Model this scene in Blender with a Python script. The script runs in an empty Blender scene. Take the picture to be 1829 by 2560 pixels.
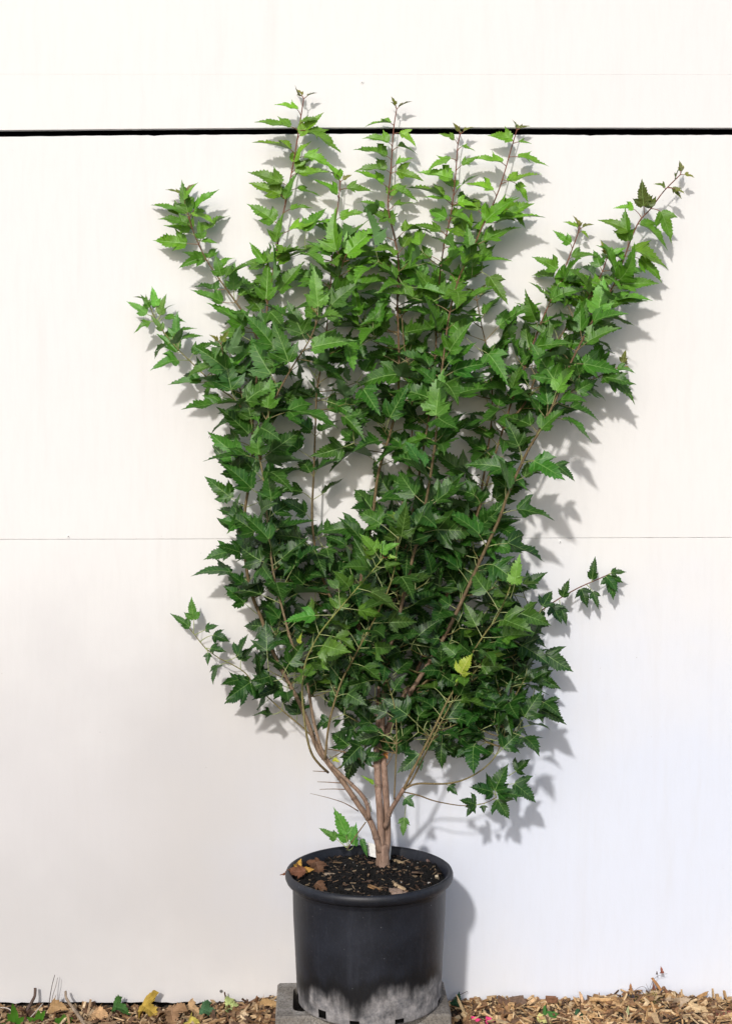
import bpy, math, random
import numpy as np
from mathutils import Vector, Matrix

random.seed(11)
rng = np.random.default_rng(11)
R = math.radians
scene = bpy.context.scene
COL = scene.collection

# ------------------------------------------------------------------ camera
W_IMG, H_IMG = 1829.0, 2560.0          # the photograph's own pixel grid
FPX = 3333.0                           # focal length in those pixels
CAM = Vector((0.0, -3.0, 1.35))
PITCH = math.atan(160.0 / FPX)         # slight downward tilt
cam_d = bpy.data.cameras.new('camera')
cam = bpy.data.objects.new('camera', cam_d)
COL.objects.link(cam)
cam_d.sensor_fit = 'HORIZONTAL'
cam_d.sensor_width = 36.0
cam_d.lens = 36.0 * FPX / W_IMG
cam_d.clip_start = 0.05
cam_d.clip_end = 200.0
cam.location = CAM
cam.rotation_euler = (math.pi / 2 - PITCH, 0, 0)
scene.camera = cam

# ------------------------------------------------------------------ light
SUN_EL, SUN_AZ = R(31), R(15)          # azimuth: degrees to the left of straight behind the camera
SUN_DIR = Vector((-math.sin(SUN_AZ) * math.cos(SUN_EL), -math.cos(SUN_AZ) * math.cos(SUN_EL), math.sin(SUN_EL)))
world = bpy.data.worlds.new('World')
scene.world = world
world.use_nodes = True
wn = world.node_tree
bg = wn.nodes['Background']
sky = wn.nodes.new('ShaderNodeTexSky')
sky.sky_type = 'NISHITA'
sky.sun_disc = False
sky.sun_elevation = SUN_EL
sky.sun_rotation = math.atan2(SUN_DIR.x, SUN_DIR.y)
sky.air_density = 1.0
sky.dust_density = 1.5
sky.ozone_density = 1.0
wn.links.new(sky.outputs[0], bg.inputs[0])
bg.inputs[1].default_value = 0.15
sun_d = bpy.data.lights.new('sun', 'SUN')
sun_d.energy = 2.65
sun_d.angle = R(2.6)
sun_d.color = (1.0, 0.965, 0.925)
sun = bpy.data.objects.new('sun', sun_d)
COL.objects.link(sun)
sun.rotation_euler = SUN_DIR.to_track_quat('Z', 'Y').to_euler()
sun.location = (-2, -6, 5)
vs = scene.view_settings
vs.view_transform = 'Standard'
vs.look = 'None'
vs.exposure = -0.10
vs.gamma = 1.0
vs.use_curve_mapping = False

# ------------------------------------------------------------------ helpers
CP, SP = math.cos(PITCH), math.sin(PITCH)
def at(px, py, Y):
    """point at depth plane y = Y that the photograph shows at pixel px, py"""
    u = (px - W_IMG / 2) / FPX
    v = (H_IMG / 2 - py) / FPX
    d = Vector((u, v * SP + CP, v * CP - SP))
    t = (Y - CAM.y) / d.y
    return CAM + d * t

def project(p):
    q = p - CAM
    f = q.y * CP - q.z * SP
    up = q.y * SP + q.z * CP
    return (W_IMG / 2 + FPX * q.x / f, H_IMG / 2 - FPX * up / f)

WALL_Y = 0.25
POT = Vector((0.007, 0.0, 0.090))
RIM_Z = 0.390

def tag(o, label=None, cat=None, group=None, kind=None):
    if label: o['label'] = label
    if cat: o['category'] = cat
    if group: o['group'] = group
    if kind: o['kind'] = kind
    return o

def empty(name, loc):
    o = bpy.data.objects.new(name, None)
    o.location = loc
    o.empty_display_size = 0.05
    COL.objects.link(o)
    return o

WORLD_POS = {}
def mesh_obj(name, verts, faces, mat, parent=None, loc=(0, 0, 0), smooth=True, cols=None):
    """verts are world coordinates, loc is the world position of the object's origin"""
    V = np.asarray(verts, dtype=np.float64).reshape(-1, 3) - np.asarray(loc, dtype=np.float64)
    me = bpy.data.meshes.new(name)
    me.from_pydata(V.tolist(), [], faces)
    if smooth:
        me.polygons.foreach_set('use_smooth', [True] * len(me.polygons))
    if cols is not None:
        a = me.color_attributes.new('tint', 'FLOAT_COLOR', 'POINT')
        c = np.ones((len(V), 4), dtype=np.float32)
        c[:, :3] = np.asarray(cols, dtype=np.float32)
        a.data.foreach_set('color', c.ravel())
    me.materials.append(mat)
    me.update()
    o = bpy.data.objects.new(name, me)
    COL.objects.link(o)
    if parent is not None:
        o.parent = parent
        o.location = Vector(loc) - WORLD_POS.get(parent.name, Vector(parent.location))
    else:
        o.location = loc
    WORLD_POS[o.name] = Vector(loc)
    return o

class Soup:
    """collects pieces of geometry for one object"""
    def __init__(self):
        self.v, self.f, self.c, self.n = [], [], [], 0
    def add(self, v, f, c=None):
        v = np.asarray(v, dtype=np.float64).reshape(-1, 3)
        self.v.append(v)
        self.f.extend([tuple(i + self.n for i in q) for q in f])
        if c is not None:
            c = np.asarray(c, dtype=np.float64)
            if c.ndim == 1:
                c = np.tile(c, (len(v), 1))
            self.c.append(c)
        self.n += len(v)
    def build(self, name, mat, parent=None, loc=(0, 0, 0), smooth=True):
        return mesh_obj(name, np.vstack(self.v), self.f, mat, parent, loc, smooth,
                        np.vstack(self.c) if self.c else None)

def unit(v):
    v = np.asarray(v, dtype=np.float64)
    return v / (np.linalg.norm(v) + 1e-12)

def catmull(P, step):
    """P: (n,3) control points -> evenly sampled smooth curve"""
    P = np.asarray(P, dtype=np.float64)
    Q = np.vstack([2 * P[0] - P[1], P, 2 * P[-1] - P[-2]])
    out = []
    for i in range(1, len(Q) - 2):
        a, b, c, d = Q[i - 1], Q[i], Q[i + 1], Q[i + 2]
        n = max(2, int(np.linalg.norm(c - b) / step))
        for k in range(n):
            t = k / n
            out.append(0.5 * ((2 * b) + (c - a) * t + (2 * a - 5 * b + 4 * c - d) * t * t + (3 * b - a - 3 * c + d) * t ** 3))
    out.append(Q[-2])
    return np.array(out)

def stem_col(c0, c1, t):
    c0, c1 = np.asarray(c0, float), np.asarray(c1, float)
    if c1[0] == 0.22 and c1[1] == 0.075:          # long shoots: bark, then olive brown, then red at the growing end
        m = np.array((0.165, 0.125, 0.062))
        return c0 + (m - c0) * min(1, t / 0.35) if t < 0.35 else m + (c1 - m) * max(0, (t - 0.55) / 0.45)
    return c0 * (1 - t) + c1 * t

def tube(path, radii, seg, soup, col0=None, col1=None, cap=True, wob=0.0, nodes=None):
    path = np.asarray(path)
    n = len(path)
    T = np.gradient(path, axis=0)
    T /= (np.linalg.norm(T, axis=1, keepdims=True) + 1e-12)
    ref = np.array([0.0, 1.0, 0.0]) if abs(T[0][1]) < 0.8 else np.array([1.0, 0, 0])
    V, C = [], []
    for i in range(n):
        ref = ref - T[i] * ref.dot(T[i])
        ref = unit(ref)
        b = np.cross(T[i], ref)
        r = radii[i]
        for k in range(seg):
            a = 2 * math.pi * k / seg
            rr = r * (1 + wob * (rng.random() - 0.5))
            V.append(path[i] + rr * (math.cos(a) * ref + math.sin(a) * b))
            if col0 is not None:
                C.append(stem_col(col0, col1, i / max(1, n - 1)))
    F = []
    for i in range(n - 1):
        for k in range(seg):
            a, b = i * seg + k, i * seg + (k + 1) % seg
            F.append((a, b, b + seg, a + seg))
    if cap:
        F.append(tuple(range(seg - 1, -1, -1)))
        F.append(tuple((n - 1) * seg + k for k in range(seg)))
    soup.add(V, F, C if col0 is not None else None)

# ------------------------------------------------------------------ materials
def new_mat(name):
    m = bpy.data.materials.new(name)
    m.use_nodes = True
    nt = m.node_tree
    return m, nt, nt.nodes['Principled BSDF'], nt.nodes['Material Output']

def N(nt, kind, **kw):
    n = nt.nodes.new(kind)
    for k, v in kw.items():
        setattr(n, k, v)
    return n

def noise(nt, vec, scale, detail=4.0, rough=0.55, dist=0.0):
    n = N(nt, 'ShaderNodeTexNoise')
    n.inputs['Scale'].default_value = scale
    n.inputs['Detail'].default_value = detail
    n.inputs['Roughness'].default_value = rough
    n.inputs['Distortion'].default_value = dist
    if vec is not None:
        nt.links.new(vec, n.inputs['Vector'])
    return n.outputs['Fac']

def ramp(nt, fac, stops):
    r = N(nt, 'ShaderNodeValToRGB')
    el = r.color_ramp.elements
    while len(el) < len(stops):
        el.new(0.5)
    for e, (p, c) in zip(el, stops):
        e.position = p
        e.color = (c[0], c[1], c[2], 1) if len(c) == 3 else c
    nt.links.new(fac, r.inputs[0])
    return r.outputs[0]

def mixc(nt, fac, a, b, mode='MIX'):
    m = N(nt, 'ShaderNodeMix', data_type='RGBA', blend_type=mode)
    for sock, v in ((m.inputs[0], fac), (m.inputs[6], a), (m.inputs[7], b)):
        if isinstance(v, (int, float)):
            sock.default_value = v
        elif isinstance(v, tuple):
            sock.default_value = (*v, 1) if len(v) == 3 else v
        else:
            nt.links.new(v, sock)
    return m.outputs[2]

def maths(nt, op, a, b=0.0, clamp=False):
    m = N(nt, 'ShaderNodeMath', operation=op, use_clamp=clamp)
    for s, v in ((m.inputs[0], a), (m.inputs[1], b)):
        if isinstance(v, (int, float)):
            s.default_value = v
        else:
            nt.links.new(v, s)
    return m.outputs[0]

def bump(nt, height, strength, dist, bsdf):
    b = N(nt, 'ShaderNodeBump')
    b.inputs['Strength'].default_value = strength
    b.inputs['Distance'].default_value = dist
    nt.links.new(height, b.inputs['Height'])
    nt.links.new(b.outputs[0], bsdf.inputs['Normal'])
    return b

def wpos(nt):
    return N(nt, 'ShaderNodeNewGeometry').outputs['Position']

def scaled(nt, vec, s):
    m = N(nt, 'ShaderNodeMapping')
    m.inputs['Scale'].default_value = s
    nt.links.new(vec, m.inputs['Vector'])
    return m.outputs[0]

def leaf_material():
    m, nt, b, out = new_mat('maple_leaf')
    at_ = N(nt, 'ShaderNodeAttribute', attribute_name='tint')
    pos = wpos(nt)
    n1 = noise(nt, pos, 90.0, 3.0)
    v = ramp(nt, n1, [(0.3, (0.78, 0.80, 0.72)), (0.7, (1.16, 1.14, 1.1))])
    col = mixc(nt, 1.0, at_.outputs['Color'], v, 'MULTIPLY')
    geo = N(nt, 'ShaderNodeNewGeometry')
    pale = mixc(nt, 0.42, col, (0.22, 0.34, 0.19))
    col2 = mixc(nt, geo.outputs['Backfacing'], col, pale)
    nt.links.new(col2, b.inputs['Base Color'])
    b.inputs['Roughness'].default_value = 0.40
    b.inputs['Specular IOR Level'].default_value = 0.42
    bump(nt, noise(nt, pos, 420.0, 2.0), 0.35, 0.002, b)
    tr = N(nt, 'ShaderNodeBsdfTranslucent')
    tc = mixc(nt, 1.0, col, (1.5, 1.45, 0.55), 'MULTIPLY')
    nt.links.new(tc, tr.inputs['Color'])
    mx = N(nt, 'ShaderNodeMixShader')
    mx.inputs[0].default_value = 0.12
    nt.links.new(b.outputs[0], mx.inputs[1])
    nt.links.new(tr.outputs[0], mx.inputs[2])
    nt.links.new(mx.outputs[0], out.inputs['Surface'])
    return m

def tint_material(name, rough=0.8, nscale=60.0, amount=0.35, bumpd=0.002, spec=0.2):
    m, nt, b, out = new_mat(name)
    at_ = N(nt, 'ShaderNodeAttribute', attribute_name='tint')
    pos = wpos(nt)
    n1 = noise(nt, pos, nscale, 5.0, 0.65)
    lo, hi = 1 - amount, 1 + amount
    v = ramp(nt, n1, [(0.3, (lo, lo, lo)), (0.7, (hi, hi, hi))])
    nt.links.new(mixc(nt, 1.0, at_.outputs['Color'], v, 'MULTIPLY'), b.inputs['Base Color'])
    b.inputs['Roughness'].default_value = rough
    b.inputs['Specular IOR Level'].default_value = spec
    bump(nt, n1, 0.6, bumpd, b)
    return m

def bark_material():
    m, nt, b, out = new_mat('stem_bark')
    at_ = N(nt, 'ShaderNodeAttribute', attribute_name='tint')
    pos = wpos(nt)
    st = noise(nt, scaled(nt, pos, (420, 420, 38)), 1.0, 4.0, 0.6)
    bl = noise(nt, pos, 55.0, 4.0, 0.6)
    v1 = ramp(nt, st, [(0.32, (0.55, 0.52, 0.50)), (0.62, (1.16, 1.14, 1.12))])
    v2 = ramp(nt, bl, [(0.35, (0.78, 0.76, 0.74)), (0.65, (1.12, 1.12, 1.14))])
    c = mixc(nt, 1.0, at_.outputs['Color'], v1, 'MULTIPLY')
    c = mixc(nt, 1.0, c, v2, 'MULTIPLY')
    nt.links.new(c, b.inputs['Base Color'])
    b.inputs['Roughness'].default_value = 0.72
    b.inputs['Specular IOR Level'].default_value = 0.25
    bump(nt, st, 0.6, 0.0012, b)
    return m

def wall_material():
    m, nt, b, out = new_mat('white_wall_paint')
    pos = wpos(nt)
    sep = N(nt, 'ShaderNodeSeparateXYZ')
    nt.links.new(pos, sep.inputs[0])
    X, Z = sep.outputs[0], sep.outputs[2]
    base = mixc(nt, ramp(nt, noise(nt, pos, 1.1, 3.0), [(0.35, (0, 0, 0)), (0.68, (1, 1, 1))]),
                (0.82, 0.805, 0.785), (0.80, 0.785, 0.775))
    # soft grey shade painted into the lower left wall colour as ragged blotches
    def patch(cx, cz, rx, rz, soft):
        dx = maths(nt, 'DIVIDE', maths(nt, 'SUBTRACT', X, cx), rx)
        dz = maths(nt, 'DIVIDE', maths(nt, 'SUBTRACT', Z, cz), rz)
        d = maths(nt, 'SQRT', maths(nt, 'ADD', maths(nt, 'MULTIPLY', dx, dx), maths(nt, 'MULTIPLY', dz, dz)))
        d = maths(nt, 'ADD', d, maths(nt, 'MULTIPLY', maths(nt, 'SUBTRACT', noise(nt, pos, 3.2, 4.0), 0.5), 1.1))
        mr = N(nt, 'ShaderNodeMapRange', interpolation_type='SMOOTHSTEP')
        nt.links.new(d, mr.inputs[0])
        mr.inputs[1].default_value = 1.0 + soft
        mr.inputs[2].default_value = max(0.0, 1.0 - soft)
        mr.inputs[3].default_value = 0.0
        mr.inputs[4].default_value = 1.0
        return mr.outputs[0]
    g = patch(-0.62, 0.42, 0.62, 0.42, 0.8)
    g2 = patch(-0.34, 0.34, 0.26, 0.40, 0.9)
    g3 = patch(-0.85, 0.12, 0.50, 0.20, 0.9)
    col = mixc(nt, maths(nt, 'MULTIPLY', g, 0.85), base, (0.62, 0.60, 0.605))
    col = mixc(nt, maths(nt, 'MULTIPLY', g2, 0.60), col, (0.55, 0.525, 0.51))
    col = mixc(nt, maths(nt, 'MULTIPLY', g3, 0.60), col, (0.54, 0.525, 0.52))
    # cool cast of sun and sky light painted into the lower right colour
    cool = patch(0.62, 0.36, 0.66, 0.52, 0.7)
    col = mixc(nt, maths(nt, 'MULTIPLY', cool, 0.85), col, (0.69, 0.735, 0.85))
    # fine dirt specks and thin vertical drips
    sp = N(nt, 'ShaderNodeTexVoronoi')
    sp.inputs['Scale'].default_value = 26.0
    nt.links.new(pos, sp.inputs['Vector'])
    spm = ramp(nt, sp.outputs['Distance'], [(0.018, (1, 1, 1)), (0.036, (0, 0, 0))])
    spk = maths(nt, 'MULTIPLY', spm, ramp(nt, noise(nt, pos, 5.0, 2.0), [(0.48, (0, 0, 0)), (0.6, (1, 1, 1))]))
    col = mixc(nt, maths(nt, 'MULTIPLY', spk, 0.55), col, (0.33, 0.30, 0.28))
    sp2 = N(nt, 'ShaderNodeTexVoronoi')
    sp2.inputs['Scale'].default_value = 75.0
    nt.links.new(pos, sp2.inputs['Vector'])
    s2 = maths(nt, 'MULTIPLY', ramp(nt, sp2.outputs['Distance'], [(0.03, (1, 1, 1)), (0.07, (0, 0, 0))]), ramp(nt, noise(nt, pos, 2.3, 4.0), [(0.50, (0, 0, 0)), (0.66, (1, 1, 1))]))
    col = mixc(nt, maths(nt, 'MULTIPLY', s2, 0.35), col, (0.42, 0.39, 0.36))
    gr = noise(nt, scaled(nt, pos, (60, 60, 9)), 1.0, 6.0, 0.7)
    col = mixc(nt, maths(nt, 'MULTIPLY', ramp(nt, gr, [(0.45, (0, 0, 0)), (0.75, (1, 1, 1))]), 0.10), col, (0.55, 0.53, 0.51))
    dr = noise(nt, scaled(nt, pos, (16, 1, 1.3)), 1.0, 5.0, 0.6)
    col = mixc(nt, maths(nt, 'MULTIPLY', ramp(nt, dr, [(0.56, (0, 0, 0)), (0.78, (1, 1, 1))]), 0.16), col, (0.60, 0.57, 0.54))
    nt.links.new(col, b.inputs['Base Color'])
    b.inputs['Roughness'].default_value = 0.62
    b.inputs['Specular IOR Level'].default_value = 0.25
    weave = maths(nt, 'ADD', noise(nt, scaled(nt, pos, (900, 900, 160)), 1.0, 2.0), noise(nt, pos, 260.0, 3.0))
    lowf = noise(nt, pos, 3.0, 2.0)
    bump(nt, maths(nt, 'ADD', maths(nt, 'MULTIPLY', weave, 0.12), lowf), 0.35, 0.004, b)
    return m

def pot_material():
    m, nt, b, out = new_mat('black_pot_plastic')
    pos = wpos(nt)
    sep = N(nt, 'ShaderNodeSeparateXYZ')
    nt.links.new(pos, sep.inputs[0])
    Z, X = sep.outputs[2], sep.outputs[0]
    dust = noise(nt, pos, 7.0, 6.0, 0.65)
    col = ramp(nt, dust, [(0.3, (0.006, 0.0065, 0.009)), (0.75, (0.020, 0.023, 0.034))])
    fine = noise(nt, pos, 160.0, 4.0, 0.7)
    col = mixc(nt, ramp(nt, fine, [(0.55, (0, 0, 0)), (0.85, (0.4, 0.4, 0.4))]), col, (0.055, 0.06, 0.075))
    scuff = noise(nt, scaled(nt, pos, (26, 26, 3.0)), 1.0, 6.0, 0.7)
    col = mixc(nt, ramp(nt, scuff, [(0.52, (0, 0, 0)), (0.80, (0.55, 0.55, 0.55))]), col, (0.042, 0.046, 0.060))
    # chalky lime residue with a ragged brushed upper edge
    brush = noise(nt, scaled(nt, pos, (90, 90, 14)), 1.0, 4.0, 0.6)
    big = noise(nt, scaled(nt, pos, (9, 9, 5)), 1.0, 3.0)
    edge = maths(nt, 'ADD', maths(nt, 'MULTIPLY', maths(nt, 'SUBTRACT', big, 0.5), 0.19),
                 maths(nt, 'MULTIPLY', maths(nt, 'SUBTRACT', brush, 0.5), 0.035))
    hgt = maths(nt, 'ADD', maths(nt, 'SUBTRACT', Z, 0.150), maths(nt, 'MULTIPLY', X, -0.09))
    d = maths(nt, 'SUBTRACT', edge, hgt)
    mask = N(nt, 'ShaderNodeMapRange', interpolation_type='SMOOTHSTEP')
    nt.links.new(d, mask.inputs[0])
    mask.inputs[1].default_value = -0.016
    mask.inputs[2].default_value = 0.034
    # damp black band just above
    band = N(nt, 'ShaderNodeMapRange', interpolation_type='SMOOTHSTEP')
    nt.links.new(d, band.inputs[0])
    band.inputs[1].default_value = -0.055
    band.inputs[2].default_value = -0.020
    col = mixc(nt, maths(nt, 'MULTIPLY', band.outputs[0], 0.8), col, (0.006, 0.006, 0.007))
    chalk = ramp(nt, noise(nt, pos, 45.0, 5.0, 0.7), [(0.3, (0.14, 0.14, 0.15)), (0.7, (0.48, 0.45, 0.44))])
    patchy = ramp(nt, noise(nt, scaled(nt, pos, (30, 30, 22)), 1.0, 6.0, 0.7), [(0.30, (0.25, 0.25, 0.25)), (0.58, (1, 1, 1))])
    col = mixc(nt, maths(nt, 'MULTIPLY', maths(nt, 'MULTIPLY', mask.outputs[0], patchy), 0.92), col, chalk)
    # a few lime flecks
    vo = N(nt, 'ShaderNodeTexVoronoi')
    vo.inputs['Scale'].default_value = 60.0
    nt.links.new(pos, vo.inputs['Vector'])
    fl = maths(nt, 'MULTIPLY', ramp(nt, vo.outputs['Distance'], [(0.05, (1, 1, 1)), (0.10, (0, 0, 0))]),
               ramp(nt, noise(nt, pos, 21.0), [(0.5, (0, 0, 0)), (0.62, (1, 1, 1))]))
    col = mixc(nt, maths(nt, 'MULTIPLY', fl, 0.5), col, (0.3, 0.3, 0.31))
    nt.links.new(col, b.inputs['Base Color'])
    rg = maths(nt, 'ADD', 0.40, maths(nt, 'MULTIPLY', mask.outputs[0], 0.45))
    nt.links.new(maths(nt, 'ADD', rg, maths(nt, 'MULTIPLY', dust, 0.15)), b.inputs['Roughness'])
    b.inputs['Specular IOR Level'].default_value = 0.42
    bump(nt, maths(nt, 'ADD', noise(nt, pos, 14.0, 3.0), maths(nt, 'MULTIPLY', fine, 0.25)), 0.25, 0.004, b)
    return m

def concrete_material():
    m, nt, b, out = new_mat('rough_concrete')
    pos = wpos(nt)
    a = noise(nt, pos, 14.0, 6.0, 0.65)
    f = noise(nt, pos, 190.0, 4.0, 0.7)
    col = ramp(nt, a, [(0.28, (0.14, 0.12, 0.10)), (0.5, (0.27, 0.245, 0.215)), (0.72, (0.46, 0.44, 0.41))])
    col = mixc(nt, ramp(nt, f, [(0.36, (0.8, 0.8, 0.8)), (0.55, (0, 0, 0))]), col, (0.11, 0.10, 0.09))
    nt.links.new(col, b.inputs['Base Color'])
    b.inputs['Roughness'].default_value = 0.92
    b.inputs['Specular IOR Level'].default_value = 0.15
    bump(nt, f, 0.9, 0.004, b)
    return m

def soil_material():
    m, nt, b, out = new_mat('potting_mix')
    pos = wpos(nt)
    f = noise(nt, pos, 120.0, 5.0, 0.7)
    col = ramp(nt, f, [(0.3, (0.002, 0.0018, 0.0015)), (0.62, (0.006, 0.0048, 0.004)), (0.8, (0.03, 0.022, 0.016))])
    nt.links.new(col, b.inputs['Base Color'])
    b.inputs['Roughness'].default_value = 0.75
    b.inputs['Specular IOR Level'].default_value = 0.3
    bump(nt, f, 1.0, 0.006, b)
    return m

def ground_material():
    m, nt, b, out = new_mat('mulch_ground')
    pos = wpos(nt)
    f = noise(nt, pos, 55.0, 6.0, 0.7)
    col = ramp(nt, f, [(0.3, (0.04, 0.028, 0.02)), (0.52, (0.12, 0.09, 0.062)), (0.75, (0.22, 0.17, 0.12))])
    nt.links.new(col, b.inputs['Base Color'])
    b.inputs['Roughness'].default_value = 0.9
    bump(nt, f, 1.0, 0.02, b)
    return m

def plain(name, col, rough=0.6, spec=0.3):
    m, nt, b, out = new_mat(name)
    pos = wpos(nt)
    f = noise(nt, pos, 80.0, 3.0)
    lo = tuple(c * 0.85 for c in col)
    hi = tuple(min(1, c * 1.1) for c in col)
    nt.links.new(ramp(nt, f, [(0.3, lo), (0.7, hi)]), b.inputs['Base Color'])
    b.inputs['Roughness'].default_value = rough
    b.inputs['Specular IOR Level'].default_value = spec
    return m

M_LEAF = leaf_material()
M_BARK = bark_material()
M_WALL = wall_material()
M_POT = pot_material()
M_CONC = concrete_material()
M_SOIL = soil_material()
M_GROUND = ground_material()
M_CHIP = tint_material('wood_chip', 0.82, 130.0, 0.38, 0.002, 0.2)
M_LITTER = tint_material('dry_leaf', 0.7, 70.0, 0.3, 0.001, 0.25)
M_DARK = plain('dark_cavity', (0.006, 0.006, 0.006), 0.9, 0.1)
M_TAG = plain('white_tag_plastic', (0.80, 0.80, 0.79), 0.45)
M_SCREW = plain('screw_metal', (0.20, 0.19, 0.18), 0.5)

# ------------------------------------------------------------------ ground
def height(x, y):
    h = -0.050 + 0.010 * math.sin(3.1 * x + 1.0) + 0.006 * math.sin(7.7 * x + 2.2) + 0.004 * math.sin(19 * x + y * 11)
    h *= 0.6
    if x > 0.2: h += 0.012 * min(1, (x - 0.2) / 0.25)
    h += 0.022 * math.exp(-((x - 0.72) / 0.10) ** 2)
    h += 0.008 * math.exp(-((x - 0.34) / 0.07) ** 2)
    h += 0.016 * math.exp(-((x + 0.25) / 0.06) ** 2)
    return h * (1.0 if y > -0.5 else 0.5)

g = Soup()
xs = sorted(set([-60, -20, -8, -4] + [round(-2 + 0.05 * i, 3) for i in range(81)] + [4, 8, 20, 60]))
ys = [-60, -30, -12, -6, -4, -3, -2, -1.5, -1.0] + [round(-0.7 + 0.05 * i, 3) for i in range(20)] + [0.40]
V, F = [], []
for y in ys:
    for x in xs:
        V.append((x, y, (height(x, y) - 0.010) if abs(x) <= 2.2 and y > -1.2 else -0.012))
nx = len(xs)
for j in range(len(ys) - 1):
    for i in range(nx - 1):
        a = j * nx + i
        F.append((a, a + 1, a + nx + 1, a + nx))
ground = mesh_obj('ground', V, F, M_GROUND)
tag(ground, kind='structure')

# ------------------------------------------------------------------ wall of painted panels
wall = empty('panel_wall', (0, WALL_Y, 0))
tag(wall, 'white painted panel wall with a black horizontal gap near the top', 'wall')
WORLD_POS[wall.name] = Vector((0, WALL_Y, 0))
WX = 3.0
def zline(pts):
    """pixel polyline along the wall -> function of world x giving z"""
    q = [at(px, py, WALL_Y) for px, py in pts]
    X = [p.x for p in q]; Z = [p.z for p in q]
    return lambda x: float(np.interp(x, X, Z))
gap_top = zline([(-900, 331), (0, 325.0), (280, 322.5), (740, 318.5), (1200, 318.2), (1829, 319.0), (2700, 320)])
gap_bot = zline([(-900, 348), (0, 341.0), (280, 338.0), (740, 334.5), (900, 333.5), (1420, 336.6), (1829, 336.6), (2700, 336)])
seam = zline([(-900, 1352), (0, 1349), (900, 1347), (1829, 1344), (2700, 1342)])
seam_top = zline([(-900, 184), (0, 184.5), (1829, 185.5), (2700, 186)])
base_ln = zline([(-900, 2510), (0, 2508), (900, 2506), (1829, 2500), (2700, 2498)])

def panel(fz0, fz1, rough0, rough1, seed, e0=0.0009, e1=0.0009):
    r = random.Random(seed)
    xs_ = [-WX + 2 * WX * i / 400 for i in range(401)]
    V, F = [], []
    th = 0.012
    for i, x in enumerate(xs_):
        z0 = fz0(x) + r.uniform(-1, 1) * rough0 - (r.random() < 0.04) * rough0 * 3
        z1 = fz1(x) + r.uniform(-1, 1) * rough1 - (r.random() < 0.05) * rough1 * 4
        V += [(x, WALL_Y + th, z0), (x, WALL_Y + e0, z0), (x, WALL_Y, z0 + e0), (x, WALL_Y, z1 - e1), (x, WALL_Y + e1, z1), (x, WALL_Y + th, z1)]
    for i in range(400):
        a = i * 6
        for k in range(6):
            F.append((a + k, a + 6 + k, a + 6 + (k + 1) % 6, a + (k + 1) % 6))
    F.append((5, 4, 3, 2, 1, 0))
    F.append(tuple(400 * 6 + k for k in range(6)))
    return mesh_obj('panel', V, F, M_WALL, wall, (0, WALL_Y, fz0(0)), smooth=False)
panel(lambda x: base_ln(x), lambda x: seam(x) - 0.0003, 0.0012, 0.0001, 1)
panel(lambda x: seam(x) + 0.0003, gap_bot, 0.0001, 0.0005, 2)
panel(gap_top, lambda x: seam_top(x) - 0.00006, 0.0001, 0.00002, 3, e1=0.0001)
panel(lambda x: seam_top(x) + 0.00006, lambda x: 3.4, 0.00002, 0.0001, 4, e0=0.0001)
def box(soup, x0, x1, y0, y1, z0, z1, c=None):
    v = [(x, y, z) for z in (z0, z1) for y in (y0, y1) for x in (x0, x1)]
    f = [(0, 2, 3, 1), (4, 5, 7, 6), (0, 1, 5, 4), (2, 6, 7, 3), (0, 4, 6, 2), (1, 3, 7, 5)]
    soup.add(v, f, c)
s = Soup(); box(s, -WX, WX, WALL_Y + 0.05, WALL_Y + 0.09, -0.2, 3.4)
s.build('backing', M_DARK, wall, (0, WALL_Y + 0.07, 0), smooth=False)
s = Soup(); box(s, -WX, WX, WALL_Y + 0.0125, WALL_Y + 0.03, seam(0) - 0.05, seam(0) + 0.05)
s.build('batten', M_WALL, wall, (0, WALL_Y + 0.02, seam(0)), smooth=False)
s = Soup(); box(s, -WX, WX, WALL_Y + 0.0125, WALL_Y + 0.03, seam_top(0) - 0.05, seam_top(0) + 0.05)
s.build('batten', M_WALL, wall, (0, WALL_Y + 0.02, seam_top(0)), smooth=False)
for px, py in ((171, 1341), (1400, 1355), (553, 2479), (905, 205)):
    p = at(px, py, WALL_Y)
    s = Soup()
    n = 14
    prof = [(0.0, -0.0004), (0.0012, -0.0005), (0.0034, -0.0012), (0.0042, -0.0006), (0.0044, 0.001)]
    V = []; F = []
    for r_, y_ in prof:
        for k in range(n):
            a = 2 * math.pi * k / n
            V.append((p.x + r_ * math.cos(a), WALL_Y + y_, p.z + r_ * math.sin(a)))
    for j in range(len(prof) - 1):
        for k in range(n):
            F.append((j * n + k, j * n + (k + 1) % n, (j + 1) * n + (k + 1) % n, (j + 1) * n + k))
    s.add(V, F)
    s.build('screw', M_SCREW if px in (553,) else M_WALL, wall, p)
    s = Soup(); s.add([(p.x + 0.0012 * math.cos(a * 1.2566), WALL_Y - 0.0014, p.z + 0.0012 * math.sin(a * 1.2566)) for a in range(5)], [(4, 3, 2, 1, 0)])
    s.build('screw_recess', M_DARK, wall, (p.x, WALL_Y - 0.0014, p.z), smooth=False)

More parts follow.
